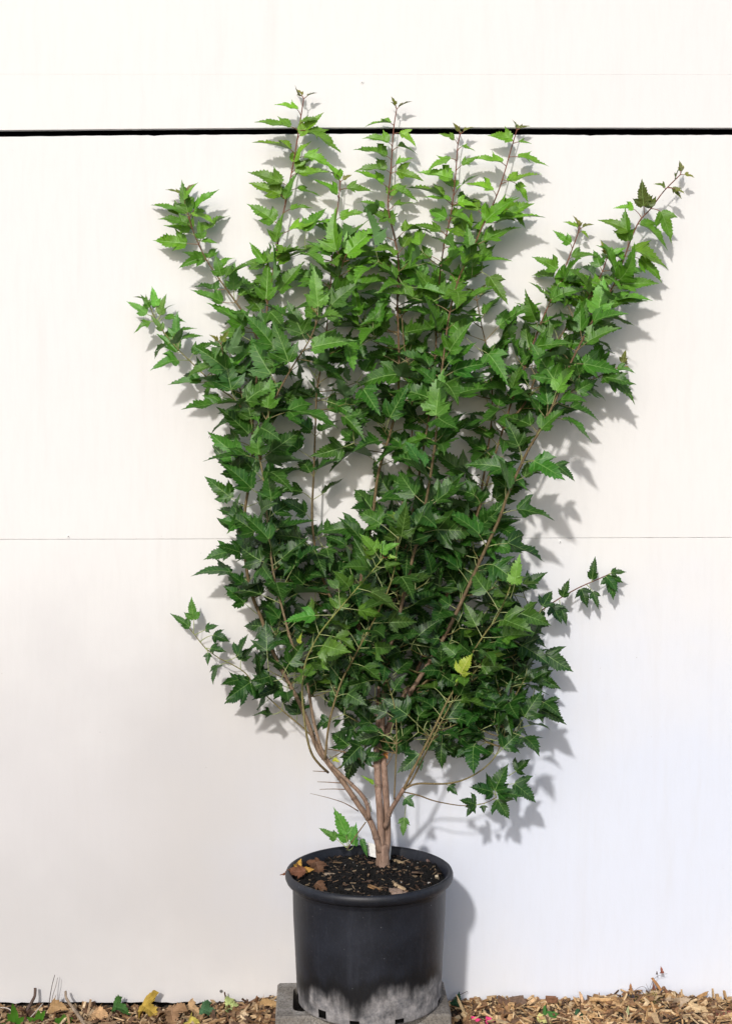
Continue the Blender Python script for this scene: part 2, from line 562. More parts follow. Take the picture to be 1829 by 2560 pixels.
# ------------------------------------------------------------------ concrete block
def concrete_block():
    root = empty('concrete_block', (-0.009, 0.002, 0.0))
    c = Vector((-0.008, 0.002, 0))
    hx, hy, z1, z0 = 0.196, 0.096, POT.z - 0.0012, POT.z - 0.19
    import bmesh
    bm = bmesh.new()
    # plan of the block: outer rectangle with two tapered cores
    def ring(x0, x1, y0, y1, r, z, n=4):
        pts = []
        for cx, cy, a0 in ((x1 - r, y1 - r, 0), (x0 + r, y1 - r, 90), (x0 + r, y0 + r, 180), (x1 - r, y0 + r, 270)):
            for k in range(n + 1):
                a = R(a0 + 90 * k / n)
                pts.append(bm.verts.new((cx + r * math.cos(a), cy + r * math.sin(a), z)))
        return pts
    e = 0.004
    o_t = ring(-hx + e, hx - e, -hy + e, hy - e, 0.004, z1)
    o_u = ring(-hx, hx, -hy, hy, 0.005, z1 - e)
    o_b = ring(-hx, hx, -hy, hy, 0.005, z0)
    holes = []
    for sx in (-1, 1):
        xa, xb = (0.016, hx - 0.038) if sx > 0 else (-hx + 0.038, -0.016)
        t = ring(xa, xb, -hy + 0.028, hy - 0.028, 0.02, z1)
        bt = ring(xa + 0.004, xb - 0.004, -hy + 0.033, hy - 0.033, 0.02, z0)
        holes.append((t, bt))
    def skin(a, b):
        n = len(a)
        for k in range(n):
            bm.faces.new((a[k], a[(k + 1) % n], b[(k + 1) % n], b[k]))
    skin(o_t, o_u); skin(o_u, o_b)
    for t, bt in holes: skin(bt, t)
    for outer, hs in ((o_t, [h[0] for h in holes]), (o_b, [h[1] for h in holes])):
        eds = []
        for loop in [outer] + hs:
            for k in range(len(loop)):
                a, b_ = loop[k], loop[(k + 1) % len(loop)]
                ed = bm.edges.get((a, b_)) or bm.edges.new((a, b_))
                eds.append(ed)
        bmesh.ops.triangle_fill(bm, edges=eds, use_beauty=True)
    bmesh.ops.recalc_face_normals(bm, faces=bm.faces)
    bmesh.ops.subdivide_edges(bm, edges=[e_ for e_ in bm.edges if e_.calc_length() > 0.05], cuts=4, use_grid_fill=True)
    bmesh.ops.triangulate(bm, faces=bm.faces)
    me = bpy.data.meshes.new('block_body')
    bm.to_mesh(me); bm.free()
    me.materials.append(M_CONC)
    o = bpy.data.objects.new('block_body', me)
    COL.objects.link(o); o.parent = root
    root.rotation_euler = (0, 0, R(2.2))
    tag(root, 'rough grey hollow concrete block under the black pot', 'concrete block')
    return root
concrete_block()

# ------------------------------------------------------------------ pot
def plant_pot():
    root = empty('plant_pot', POT)
    WORLD_POS[root.name] = POT.copy()
    h = RIM_Z - POT.z
    rb, rt, rr = 0.1640, 0.1750, 0.1905
    n = 144
    prof = [(0.0, 0.004), (0.06, 0.003), (0.145, 0.0), (rb - 0.004, 0.001), (rb - 0.001, 0.004), (rb, 0.007), (rb + 0.0006, 0.016), (rb + 0.0012, 0.026),
            (rb + 0.003, 0.07), (rb + 0.006, 0.14), (rb + 0.009, 0.20), (rt - 0.001, h - 0.040), (rt, h - 0.034), (rt + 0.0025, h - 0.031), (rt + 0.003, h - 0.024)]
    prof_in = [(rt - 0.004, h - 0.028), (rb + 0.006, 0.16), (rb + 0.001, 0.075), (rb - 0.002, 0.034), (rb - 0.003, 0.008), (0.0, 0.008)]
    rim = [(rt + 0.003, h - 0.0245), (rt + 0.008, h - 0.0255), (rr - 0.003, h - 0.022), (rr, h - 0.015), (rr, h - 0.008), (rr - 0.0025, h - 0.002), (rr - 0.006, h),
           (rr - 0.010, h - 0.001), (rr - 0.0125, h - 0.006), (rt - 0.0015, h - 0.018), (rt - 0.004, h - 0.028)]
    def lathe(profile, skip=()):
        V, F = [], []
        for i, (r_, z_) in enumerate(profile):
            for k in range(n):
                a = 2 * math.pi * k / n
                wob = 1 + 0.006 * math.sin(2 * a + 0.6) * (z_ / h) + 0.003 * math.sin(3 * a + 2.0) * (z_ / h)
                V.append((POT.x + r_ * wob * math.cos(a), POT.y + r_ * wob * math.sin(a), POT.z + z_))
        for i in range(len(profile) - 1):
            for k in range(n):
                if (i, k) in skip: continue
                F.append((i * n + k, i * n + (k + 1) % n, (i + 1) * n + (k + 1) % n, (i + 1) * n + k))
        return V, F
    skip = set()
    for ang, half in ((231.5, 2.6), (258.0, 2.2), (294.0, 3.0), (190, 3), (345, 3), (30, 3), (75, 3), (120, 3), (160, 3)):
        k0 = int((ang - half) / 360 * n); k1 = int((ang + half) / 360 * n)
        for k in range(k0, k1 + 1):
            for i in ((5, 6) if ang in (231.5, 190) else (4, 5)): skip.add((i, k % n))
    V, F = lathe(prof, skip)
    mesh_obj('pot_body', V, F, M_POT, root, POT)
    V, F = lathe(prof_in)
    mesh_obj('inner_wall', V, F, M_DARK, root, POT)
    V, F = lathe(rim)
    mesh_obj('rim', V, F, M_POT, root, (POT.x, POT.y, RIM_Z))
    tag(root, 'large round black plastic nursery pot with white residue near its base', 'plant pot')
plant_pot()

# soil surface
SOIL_R = 0.1705
def soil_z(x, y):
    dx, dy = x - POT.x, y - POT.y
    r = math.hypot(dx, dy) / SOIL_R
    z = RIM_Z - 0.022 + 0.012 * max(0, 1 - r * r)
    z += 0.0035 * math.sin(41 * x + 1.3) * math.sin(37 * y + 0.4) + 0.0025 * math.sin(90 * x + 60 * y)
    z += 0.012 * math.exp(-(((dx - 0.135) / 0.035) ** 2 + ((dy - 0.06) / 0.04) ** 2))
    return z
def soil():
    s = Soup()
    V, F = [], []
    nr, na = 34, 110
    V.append((POT.x, POT.y, soil_z(POT.x, POT.y)))
    for i in range(1, nr + 1):
        for k in range(na):
            a = 2 * math.pi * k / na
            r = SOIL_R * i / nr
            x, y = POT.x + r * math.cos(a), POT.y + r * math.sin(a)
            j = random.gauss(0, 0.0016) if i < nr else 0
            V.append((x, y, soil_z(x, y) + j))
    for k in range(na):
        F.append((0, 1 + k, 1 + (k + 1) % na))
    for i in range(nr - 1):
        for k in range(na):
            a = 1 + i * na
            F.append((a + k, a + na + k, a + na + (k + 1) % na, a + (k + 1) % na))
    s.add(V, F)
    # crumbs
    for _ in range(1500):
        r = SOIL_R * 0.985 * math.sqrt(random.random()); a = random.random() * 6.283
        x, y = POT.x + r * math.cos(a), POT.y + r * math.sin(a)
        q = random.uniform(0.0012, 0.0042)
        c = np.array([x, y, soil_z(x, y) + q * 0.4])
        V = c + rng.normal(0, 1, (6, 3)) * q * 0.35 + np.array([(1, 0, 0), (-1, 0, 0), (0, 1, 0), (0, -1, 0), (0, 0, 1), (0, 0, -1)]) * q
        s.add(V, [(0, 2, 4), (2, 1, 4), (1, 3, 4), (3, 0, 4), (2, 0, 5), (1, 2, 5), (3, 1, 5), (0, 3, 5)])
    o = s.build('potting_soil', M_SOIL, None, (POT.x, POT.y, RIM_Z - 0.02), smooth=False)
    tag(o, 'dark crumbly potting soil filling the black pot', 'soil', kind='stuff')
soil()

# ------------------------------------------------------------------ leaves
OUT = np.array([(0.0, 0.0), (0.06, -0.03), (0.13, -0.03), (0.17, 0.01), (0.225, 0.0), (0.25, 0.055), (0.31, 0.065), (0.31, 0.125), (0.365, 0.155),
                (0.365, 0.225), (0.425, 0.355), (0.335, 0.295), (0.305, 0.325), (0.25, 0.285), (0.20, 0.305), (0.232, 0.375), (0.192, 0.39), (0.235, 0.47),
                (0.185, 0.48), (0.215, 0.565), (0.160, 0.575), (0.182, 0.66), (0.118, 0.668), (0.132, 0.75), (0.078, 0.758), (0.080, 0.83), (0.042, 0.85),
                (0.026, 0.925), (0.0, 1.0)])
MIDT = np.clip(np.concatenate([np.linspace(0, 0.16, 11), np.linspace(0.18, 1.0, len(OUT) - 11)]), 0, 1)
MIDT[-1] = 1.0
def leaf_geometry(L, wide, lobe, fold, curl, wave, bend, r):
    """one blade in local space: x across, y along, z up, with raised veins; returns verts, faces, vein mask"""
    o = OUT.copy()
    o[:, 0] *= wide
    # side lobe strength
    k = np.exp(-((np.arange(len(o)) - 9.5) / 2.6) ** 2)
    o[:, 0] *= 1 + (lobe - 1) * k * 0.55
    o[:, 1] += (lobe - 1) * k * 0.10
    ph = r.uniform(0, 6.28)
    def deform(P, up=0.0):
        x, y = P[:, 0], P[:, 1]
        z = fold * np.abs(x) - curl * y * y + wave * np.sin(9 * y + ph + 5 * x) * np.abs(x) - 0.35 * fold * x * x
        return np.stack([x + bend * y * y, y * (1 - 0.25 * curl * y), z + up], 1) * L
    V, F, mask = [], [], []
    nv = 0
    rows = (0.0, 0.5, 1.0)
    for side in (-1, 1):
        oo = o.copy()
        oo[1:-1] += np.array([[r.gauss(0, 0.010), r.gauss(0, 0.010)] for _ in range(len(o) - 2)])
        mid = np.stack([np.zeros(len(o)), MIDT], 1)
        for t in rows:
            P = mid * (1 - t) + oo * t
            P[:, 0] *= side
            V.append(deform(P)); mask.append(np.zeros(len(o)))
        n = len(o)
        for j in range(len(rows) - 1):
            for i in range(n - 1):
                a, b, c, d = nv + j * n + i, nv + (j + 1) * n + i, nv + (j + 1) * n + i + 1, nv + j * n + i + 1
                F.append((a, b, c, d) if side > 0 else (a, d, c, b))
        nv += n * len(rows)
    # veins: midrib, two lobe veins, laterals
    lines = [((0, 0.0), (0, 0.97), 0.013)]
    for side in (-1, 1):
        lines.append(((0, 0.0), (side * 0.37 * wide * (1 + (lobe - 1) * 0.5), 0.31 + 0.08 * (lobe - 1)), 0.0085))
        lines.append(((0, 0.0), (side * 0.22 * wide, 0.05), 0.006))
        for y0, x1, y1 in ((0.27, 0.22, 0.47), (0.40, 0.20, 0.58), (0.53, 0.165, 0.68), (0.65, 0.115, 0.77)):
            lines.append(((0, y0), (side * x1 * wide, y1), 0.0055))
        for f_, dx, dy in ((0.42, 0.10, 0.01), (0.62, 0.09, 0.0)):
            bx, by = side * 0.37 * wide * f_, 0.31 * f_
            lines.append(((bx, by), (bx + side * dx * wide, by + dy), 0.0045))
    for (x0, y0), (x1, y1), w in lines:
        m_ = 6 if w > 0.008 else 3
        t = np.linspace(0, 1, m_)
        cx, cy = x0 + (x1 - x0) * t, y0 + (y1 - y0) * t
        d = unit((x1 - x0, y1 - y0)); px, py = -d[1], d[0]
        ww = w * (1 - 0.75 * t)
        A = np.stack([cx + px * ww, cy + py * ww], 1); B = np.stack([cx - px * ww, cy - py * ww], 1)
        V.append(deform(A, 0.010)); V.append(deform(B, 0.010))
        mask.append(np.ones(2 * m_))
        for i in range(m_ - 1):
            F.append((nv + i, nv + m_ + i, nv + m_ + i + 1, nv + i + 1))
        nv += 2 * m_
    return np.vstack(V), F, np.concatenate(mask)

LEAVES = []          # dicts: verts, faces, cols, origin, owner, score
def frame_matrix(d, n):
    y = unit(d); n = np.asarray(n, float)
    z = unit(n - y * n.dot(y)); x = np.cross(y, z)
    return np.stack([x, y, z], 1)

def add_leaf(owner, pos, pet_dir, pet_len, blade_dir, normal, L, tint, pet_col, wide=1.0, lobe=1.0, fold=0.25, curl=0.2, wave=0.15, bend=0.0, vein=None, nudge=True):
    r = random.Random(int(rng.integers(1 << 30)))
    pos = np.asarray(pos, float); blade_dir = unit(blade_dir); pet_dir = unit(pet_dir)
    p1 = pos + pet_dir * pet_len * 0.55
    p2 = p1 + unit(pet_dir * 0.5 + blade_dir * 0.7) * pet_len * 0.5
    s = Soup()
    if pet_len > 0.002:
        t = np.linspace(0, 1, 6)[:, None]
        path = (1 - t) ** 2 * pos + 2 * t * (1 - t) * p1 + t * t * p2
        rad = np.linspace(0.0011, 0.0007, 6)
        tube(path, rad, 4, s, pet_col, pet_col, cap=False)
    else:
        p2 = pos
    V, F, mask = leaf_geometry(L, wide, lobe, fold, curl, wave, bend, r)
    Mx = frame_matrix(blade_dir, normal)
    Vw = V @ Mx.T + p2
    tint = np.asarray(tint, float)
    tint = tint * math.exp(r.gauss(0, 0.22)) * np.array([1 + r.gauss(0, 0.10), 1.0, 1 + r.gauss(0, 0.12)])
    vc = np.asarray(vein, float) if vein is not None else tint * 0.7 + np.array([0.13, 0.21, 0.065])
    C = tint[None, :] * (1 - mask[:, None]) + vc[None, :] * mask[:, None]
    # gentle two-tone between base and tip
    s.add(Vw, F, C)
    Va = np.vstack(s.v)
    if nudge:
        over = Va[:, 1].max() - (WALL_Y - 0.004)
        if over > 0:       # lean against the wall: swing the far part forward
            k = np.clip((Va[:, 1] - pos[1]) / max(1e-4, Va[:, 1].max() - pos[1]), 0, 1)
            Va[:, 1] -= over * k
            Va[:, 1] = np.minimum(Va[:, 1], WALL_Y - 0.003)
    LEAVES.append(dict(v=Va, f=s.f, c=np.vstack(s.c), o=pos, owner=owner, L=L))

# ------------------------------------------------------------------ stems, traced in the photograph, with their own depths
ROOT = Vector((0.037, 0.060, 0.374))
shrub = empty('maple_shrub', ROOT)
WORLD_POS[shrub.name] = ROOT.copy()
tag(shrub, 'tall multi-stemmed maple shrub with jagged green leaves growing in the black pot', 'shrub')

BARK = (0.30, 0.205, 0.155); TWIG = (0.20, 0.145, 0.075); RED = (0.22, 0.075, 0.055); GREENT = (0.20, 0.20, 0.06)
STEMS = {}
def lean(py, Y):
    """the crown leans back towards the wall above the trunk"""
    k = float(np.interp(py, [1680, 2000], [0.58, 1.0]))
    return WALL_Y - (WALL_Y - Y) * k
def atp(px, py, Y):
    return at(px, py, lean(py, Y))
def stem(key, pts, r0, r1, c0, c1, name='branch', seg=8, wob=0.10):
    P = [tuple(atp(px, py, Y)) for px, py, Y in pts]
    path = catmull(P, 0.010)
    n = len(path)
    t = np.linspace(0, 1, n)
    rad = r0 + (r1 - r0) * t ** (0.5 if r0 > 0.0045 and name == 'branch' else 0.85)
    STEMS[key] = dict(path=path, rad=rad, name=name, c0=c0, c1=c1, seg=seg, wob=wob, lf=[], t=t)

stem('trunk', [(955, 2178, .060), (953, 2130, .060), (951, 2060, .060), (947, 2000, .062), (943, 1930, .066), (940, 1850, .070)], .0090, .0076, BARK, BARK, 'trunk', 14, .07)
stem('twin', [(957, 2170, .063), (967, 2105, .068), (967.5, 2050, .068), (963.5, 1980, .069), (959.5, 1920, .072), (955.5, 1850, .075)], .0090, .0074, BARK, BARK, 'trunk', 12, .07)
stem('A', [(950, 2130, .055), (940, 2095, .050), (926, 2056, .046), (898, 2016, .044), (878, 1986, .044), (856, 1954, .045), (834, 1927, .046), (816, 1903, .048), (794, 1873, .05), (769, 1806, .06), (747, 1755, .065), (721, 1707, .07),
           (692, 1651, .08), (673, 1607, .085), (655, 1551, .09), (629, 1485, .10), (616, 1420, .105), (611, 1340, .11), (612, 1280, .115), (622, 1212, .12), (629, 1157, .125), (632, 1050, .13),
           (641, 950, .14), (655, 860, .15), (666, 790, .155), (670, 739, .16), (685, 665, .165), (694, 609, .17), (705, 545, .175), (715, 502, .18), (728, 433, .185), (737, 385, .187), (750, 303, .19), (759, 246, .192)], .0082, .0013, BARK, RED)
stem('B', [(922, 2048, .040), (917, 2011, .034), (898, 1981, .032), (868, 1952, .032), (831, 1917, .032), (812, 1890, .032), (799, 1861, .030), (782, 1794, .028), (770, 1720, .022), (758, 1677, .02), (729, 1607, .018), (705, 1520, .015), (684, 1437, .012), (673, 1349, .01), (666, 1275, .01),
           (659, 1201, .015), (647, 1138, .02), (629, 1064, .03), (592, 1005, .045), (540, 965, .06), (489, 916, .09), (444, 872, .12), (409, 829, .145), (383, 786, .165), (372, 755, .175)], .0056, .0011, BARK, GREENT)
stem('B2', [(640, 1100, .025), (612, 1010, .02), (588, 983 - 40, .02), (565, 913, .025), (552, 860, .03)], .0026, .0012, TWIG, TWIG)
stem('L2', [(655, 880, .13), (632, 822, .13), (620, 799, .14), (590, 756, .15), (547, 696, .16), (513, 644, .175), (487, 588, .185), (470, 536, .19), (458, 490, .195)], .0026, .0011, TWIG, RED)
stem('C', [(651, 1150, .02), (655, 1110, .0), (666, 1050, -.02), (692, 987, -.03), (729, 920, -.04), (769, 857, -.045), (788, 815, -.05), (793, 785, -.05)], .0030, .0012, TWIG, TWIG)
stem('D', [(905, 1740, .10), (880, 1640, .105), (845, 1540, .11), (808, 1450, .115), (790, 1386, .12), (780, 1293, .12), (784, 1182, .125), (788, 1072, .13), (792, 979, .14), (810, 872, .15), (819, 795, .155), (827, 696, .165), (832, 601, .175), (845, 510, .18), (850, 455, .185)], .0048, .0011, TWIG, RED)
stem('E', [(822, 780, .15), (836, 735, .145), (848, 690, .14), (862, 644, .135), (880, 600, .13)], .0022, .0011, TWIG, RED)
stem('G0', [(938, 1855, .070), (918, 1800, .075), (905, 1720, .085), (898, 1640, .09), (897, 1540, .10), (903, 1440, .105), (915, 1370, .11), (930, 1300, .115), (945, 1186, .12), (975, 1083, .125), (992, 1010, .13), (997, 923, .135), (996, 850, .14), (993, 755, .15),
            (996, 660, .16), (985, 590, .17), (970, 516, .18), (977, 422, .185), (983, 327, .19), (991, 272, .192)], .0075, .0012, BARK, RED)
stem('G2', [(942, 1850, .075), (945, 1760, .09), (948, 1672, .10), (955, 1560, .11), (968, 1450, .125), (985, 1340, .135), (1010, 1240, .14), (1024, 1150, .145), (1030, 1060, .15), (1025, 960, .155), (1010, 860, .16), (1004, 790, .165)], .0055, .0012, BARK, TWIG)
stem('H', [(950, 1850, .075), (958, 1740, .09), (968, 1610, .10), (990, 1450, .11), (1018, 1350, .115), (1035, 1259, .12), (1044, 1208, .12), (1061, 1104, .125), (1070, 1053, .13), (1078, 984, .135), (1088, 880, .145), (1092, 780, .155), (1099, 690, .165), (1110, 610, .172), (1127, 533, .178), (1138, 438, .185), (1144, 361, .19), (1150, 335, .19)], .0055, .0012, BARK, RED)
stem('I', [(955, 1850, .07), (958, 1760, .04), (970, 1640, .01), (997, 1540, -.01), (1014, 1470, -.02), (1035, 1380, -.03), (1048, 1337, -.035), (1061, 1272, -.035), (1074, 1199, -.035), (1085, 1126, -.03), (1092, 1060, -.025), (1100, 960, -.01), (1110, 880, .01), (1122, 790, .05), (1145, 700, .10), (1177, 632, .13), (1205, 566, .15), (1232, 510, .165), (1255, 449, .178), (1277, 372, .186), (1291, 325, .19)], .0065, .0012, BARK, RED)
stem('J', [(958, 1856, .078), (976, 1816, .07), (998, 1775, .06), (1049, 1694, .03), (1090, 1627, .01), (1123, 1568, -.01), (1160, 1490, -.02), (1205, 1390, -.03), (1247, 1298, -.035), (1268, 1238, -.035), (1303, 1160, -.03), (1324, 1117, -.03), (1350, 1074, -.02), (1389, 997, -.01), (1420, 920, .01), (1455, 850, .04), (1490, 785, .07), (1532, 715, .10), (1554, 660, .12), (1576, 599, .135), (1597, 553, .145), (1626, 521, .15), (1659, 477, .16), (1700, 436, .165)], .0075, .0012, BARK, RED)
stem('K', [(956, 1852, .085), (985, 1780, .09), (1040, 1680, .095), (1090, 1560, .10), (1134, 1440, .11), (1169, 1359, .115), (1186, 1307, .12), (1208, 1238, .12), (1225, 1178, .125), (1251, 1091, .13), (1280, 1000, .135), (1310, 920, .14), (1338, 843, .15), (1360, 787, .155), (1382, 738, .16), (1404, 688, .17), (1426, 632, .18), (1448, 572, .19)], .0060, .0012, BARK, RED)
stem('K2', [(1262, 1060, .14), (1310, 1010, .13), (1349, 920, .12), (1404, 835, .115), (1460, 762, .12), (1500, 690, .13), (1518, 640, .14)], .0028, .0011, TWIG, RED)
stem('J2', [(1330, 1110, -.02), (1365, 1040, .03), (1400, 1000, .06), (1454, 962, .09), (1504, 937, .11), (1552, 914, .13)], .0024, .0010, TWIG, RED)
stem('K3', [(1120, 1470, .11), (1160, 1400, .15), (1190, 1290, .17), (1215, 1150, .18), (1230, 1020, .185), (1222, 900, .19), (1200, 800, .19), (1190, 740, .19)], .0036, .0011, TWIG, TWIG)
stem('L', [(965, 1850, .08), (1010, 1760, .07), (1072, 1697, .06), (1109, 1668, .06), (1194, 1624, .07), (1253, 1594, .09), (1312, 1557, .11), (1378, 1509, .14), (1441, 1472, .16), (1490, 1450, .17), (1530, 1432, .175)], .0030, .0011, TWIG, RED)
stem('M', [(820, 1932, .03), (795, 1908, .0), (777, 1880, -.02), (764, 1825, -.05), (755, 1732, -.08), (762, 1662, -.10), (780, 1618, -.11), (806, 1574, -.12), (858, 1511, -.13), (899, 1463, -.135), (930, 1428, -.14), (957, 1395, -.14)], .0030, .0013, TWIG, (0.24, 0.30, 0.07))
stem('N', [(812, 1900, .02), (821, 1817, -.02), (836, 1755, -.05), (854, 1703, -.07), (873, 1666, -.08), (902, 1611, -.10), (936, 1548, -.11), (964, 1490, -.115), (984, 1430, -.115), (993, 1359, -.11), (997, 1310, -.11)], .0028, .0013, TWIG, GREENT)
stem('O0', [(962, 2070, .055), (975, 2030, .04), (992, 2000, .02), (1009, 1972, .0)], .0058, .0050, BARK, BARK)
stem('O', [(1009, 1973, .0), (1030, 1930, -.02), (1049, 1893, -.04), (1086, 1819, -.07), (1116, 1757, -.09), (1146, 1705, -.10), (1171, 1649, -.11), (1205, 1594, -.115), (1242, 1542, -.12), (1266, 1490, -.12), (1280, 1452, -.12)], .0034, .0012, TWIG, GREENT)
stem('O2', [(1003, 1985, .005), (1030, 1950, .0), (1060, 1890, -.01), (1100, 1810, -.02), (1140, 1740, -.03), (1180, 1690, -.04), (1215, 1640, -.04)], .0024, .0011, TWIG, GREENT)
stem('P', [(1009, 1973, .0), (1042, 1960, -.005), (1109, 1960, -.01), (1153, 1952, -.01), (1197, 1930, .0), (1230, 1901, .01), (1249, 1867, .02), (1264, 1819, .03), (1268, 1760, .04)], .0026, .0010, TWIG, GREENT)
stem('Q', [(1006, 1980, .01), (1046, 1989, .015), (1090, 2004, .03), (1160, 2015, .05), (1212, 2008, .06), (1242, 1993, .065)], .0018, .0009, TWIG, TWIG)
stem('R', [(985, 1999, .015), (988, 1930, .0), (991, 1838, -.03), (985, 1764, -.05), (968, 1705, -.06), (955, 1650, -.06)], .0019, .0010, TWIG, GREENT)
stem('S', [(816, 1885, .05), (766, 1828, .07), (714, 1784, .09), (666, 1740, .11), (633, 1707, .125), (611, 1681, .135), (581, 1662, .145), (548, 1646, .155), (511, 1618, .165), (485, 1585, .17), (470, 1568, .172)], .0022, .0009, TWIG, GREENT)
stem('T', [(938, 1919, .066), (893, 1895, .06), (858, 1880, .055), (819, 1873, .055)], .0024, .0013, BARK, TWIG, 'twig')
stem('T2', [(893, 1895, .06), (905, 1880, .055), (917, 1860, .05)], .0012, .0008, TWIG, TWIG, 'twig')
stem('U', [(895, 2028, .044), (860, 2008, .02), (820, 1995, .0), (775, 1984, -.02)], .0015, .0004, BARK, TWIG, 'twig')
stem('U2', [(862, 1974, .045), (830, 1973, .04), (799, 1974, .035)], .0014, .0006, BARK, TWIG, 'twig')
stem('U3', [(850, 1958, .045), (820, 1956, .04), (793, 1955, .035)], .0014, .0006, BARK, TWIG, 'twig')
stem('U4', [(820, 1930, .045), (800, 1929, .04), (782, 1928, .035)], .0014, .0007, BARK, TWIG, 'twig')
stem('X', [(914, 2056, .044), (893, 2085, .05), (866, 2126, .06)], .0015, .0012, TWIG, TWIG, 'twig')
stem('Y', [(962, 1920, .07), (975, 1900, .05), (982, 1880, .04)], .0014, .0009, BARK, TWIG, 'twig')

SUNN = np.array(SUN_DIR)
N0 = unit(SUNN * 0.85 + np.array([0, -0.15, 0.55]))
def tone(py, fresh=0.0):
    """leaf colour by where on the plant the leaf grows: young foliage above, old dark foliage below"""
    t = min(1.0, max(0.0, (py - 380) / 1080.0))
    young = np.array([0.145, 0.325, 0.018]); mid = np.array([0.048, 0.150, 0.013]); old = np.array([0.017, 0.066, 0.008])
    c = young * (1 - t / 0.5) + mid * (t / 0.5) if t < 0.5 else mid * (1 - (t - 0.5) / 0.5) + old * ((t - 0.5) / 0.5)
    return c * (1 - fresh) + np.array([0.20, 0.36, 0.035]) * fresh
def pet_tone(py, green=False):
    t = min(1.0, max(0.0, (py - 500) / 900.0))
    if green: t = 1
    return np.array([0.30, 0.13, 0.085]) * (1 - t) + np.array([0.40, 0.46, 0.20]) * t

def grow(key, t0, t1, spacing, L0, L1, tipn=3, fresh=0.0, side=0.0, skip=0.13, green=False, petk=1.0):
    S = STEMS[key]; P = S['path']
    seglen = np.linalg.norm(np.diff(P, axis=0), axis=1); cum = np.concatenate([[0], np.cumsum(seglen)])
    tot = cum[-1]; d = tot * t0; k = random.randint(0, 1)
    while d < tot * t1:
        i = min(len(P) - 2, int(np.searchsorted(cum, d)))
        pos = P[i]; T = unit(P[min(len(P) - 1, i + 2)] - P[max(0, i - 2)])
        u = d / tot; f = (u - t0) / max(1e-6, t1 - t0)
        L = (L0 * (1 - f) + L1 * f) * random.uniform(0.78, 1.18) * (1 - (0.45 if t1 > 0.92 else 0.0) * min(1, max(0, (f - 0.84) / 0.16)))
        px, py = project(Vector(pos))
        side_v = unit(np.cross(T, np.array([0, 1, 0])))       # in the plane of the wall
        front_v = unit(np.cross(side_v, T))
        if front_v[1] > 0: front_v = -front_v
        base = (math.pi / 2) * (k % 2) + random.gauss(0, 0.35)
        for q in (0, math.pi):
            if random.random() < skip: continue
            a = base + q
            rad = math.cos(a) * side_v + math.sin(a) * front_v
            if pos[1] > 0.12 and rad[1] > 0.5: rad[1] *= 0.35
            leaf_at(key, pos, T, unit(rad), L, py, fresh, green, petk)
        k += 1
        d += spacing * random.uniform(0.8, 1.2) * (1.0 - 0.35 * f)
    # growing tip: small unfolding leaves
    if tipn:
        pos = P[-1]; T = unit(P[-1] - P[-4]); px, py = project(Vector(pos))
        for j in range(tipn):
            a = j * 2.4 + random.random()
            rad = math.cos(a) * unit(np.cross(T, (0, 1, 0))) + math.sin(a) * np.array([0, -0.6, 0])
            d_ = unit(T * 0.9 + rad * 0.8)
            tipc = np.array([0.16, 0.16, 0.03]) if not green else np.array([0.20, 0.36, 0.05])
            add_leaf(key, pos, d_, random.uniform(0.006, 0.012), unit(d_ + rad * 0.3), unit(N0 + rng.normal(0, 0.5, 3)), random.uniform(0.022, 0.036), tipc, (0.28, 0.10, 0.06),
                     wide=0.75, fold=0.5, curl=0.2)

def leaf_at(key, pos, T, rad, L, py, fresh=0.0, green=False, petk=1.0):
    pet = unit(T * random.uniform(0.45, 0.95) + rad)
    d = unit(rad * 1.0 + T * random.uniform(0.15, 0.6) + np.array([0, 0, random.uniform(-0.12, 0.40) - 0.15 * min(1, max(0, (py - 1450) / 300))]) + rng.normal(0, 0.16, 3))
    n = unit(N0 + rng.normal(0, 0.46, 3))
    d = d - n * d.dot(n) * 0.80
    if np.linalg.norm(d) < 0.45:
        d = d + np.array([random.choice((-1, 1)) * random.uniform(0.15, 0.7), -0.1, random.uniform(0.3, 0.9)])
    d = unit(d)
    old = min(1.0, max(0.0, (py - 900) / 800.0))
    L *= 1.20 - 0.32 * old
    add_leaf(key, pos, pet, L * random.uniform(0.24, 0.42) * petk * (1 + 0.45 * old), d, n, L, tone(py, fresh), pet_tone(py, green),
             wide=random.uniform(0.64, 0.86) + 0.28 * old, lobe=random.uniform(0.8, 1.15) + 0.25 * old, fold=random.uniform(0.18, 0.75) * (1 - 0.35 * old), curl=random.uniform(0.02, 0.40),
             wave=random.uniform(0.05, 0.35), bend=random.gauss(0, 0.10))

SP_ = 0.047
grow('A', 0.36, 0.80, SP_, 0.093, 0.065)
grow('B', 0.36, 0.985, SP_, 0.099, 0.062, green=True)
grow('B2', 0.15, 0.97, SP_ * .9, 0.096, 0.075, tipn=2)
grow('L2', 0.10, 0.97, SP_ * .95, 0.072, 0.062)
grow('C', 0.15, 1.0, SP_, 0.097, 0.106, tipn=1)
grow('D', 0.22, 0.86, SP_ * 1.15, 0.086, 0.070)
grow('E', 0.2, 1.0, SP_, 0.090, 0.094, tipn=0)
grow('G0', 0.24, 0.86, SP_, 0.090, 0.065)
grow('G2', 0.24, 0.98, SP_ * 1.6, 0.090, 0.088, tipn=2)
grow('H', 0.24, 0.90, SP_, 0.090, 0.069)
grow('I', 0.20, 0.86, SP_, 0.099, 0.069)
grow('J', 0.24, 0.81, SP_ * .95, 0.097, 0.065)
grow('K', 0.25, 0.90, SP_ * .95, 0.090, 0.065)
grow('K2', 0.10, 0.98, SP_ * .9, 0.081, 0.065)
grow('J2', 0.10, 0.98, SP_ * .85, 0.077, 0.056)
grow('K3', 0.06, 0.98, SP_ * 1.45, 0.088, 0.083)
grow('L', 0.25, 0.62, SP_ * .9, 0.075, 0.075, tipn=0)
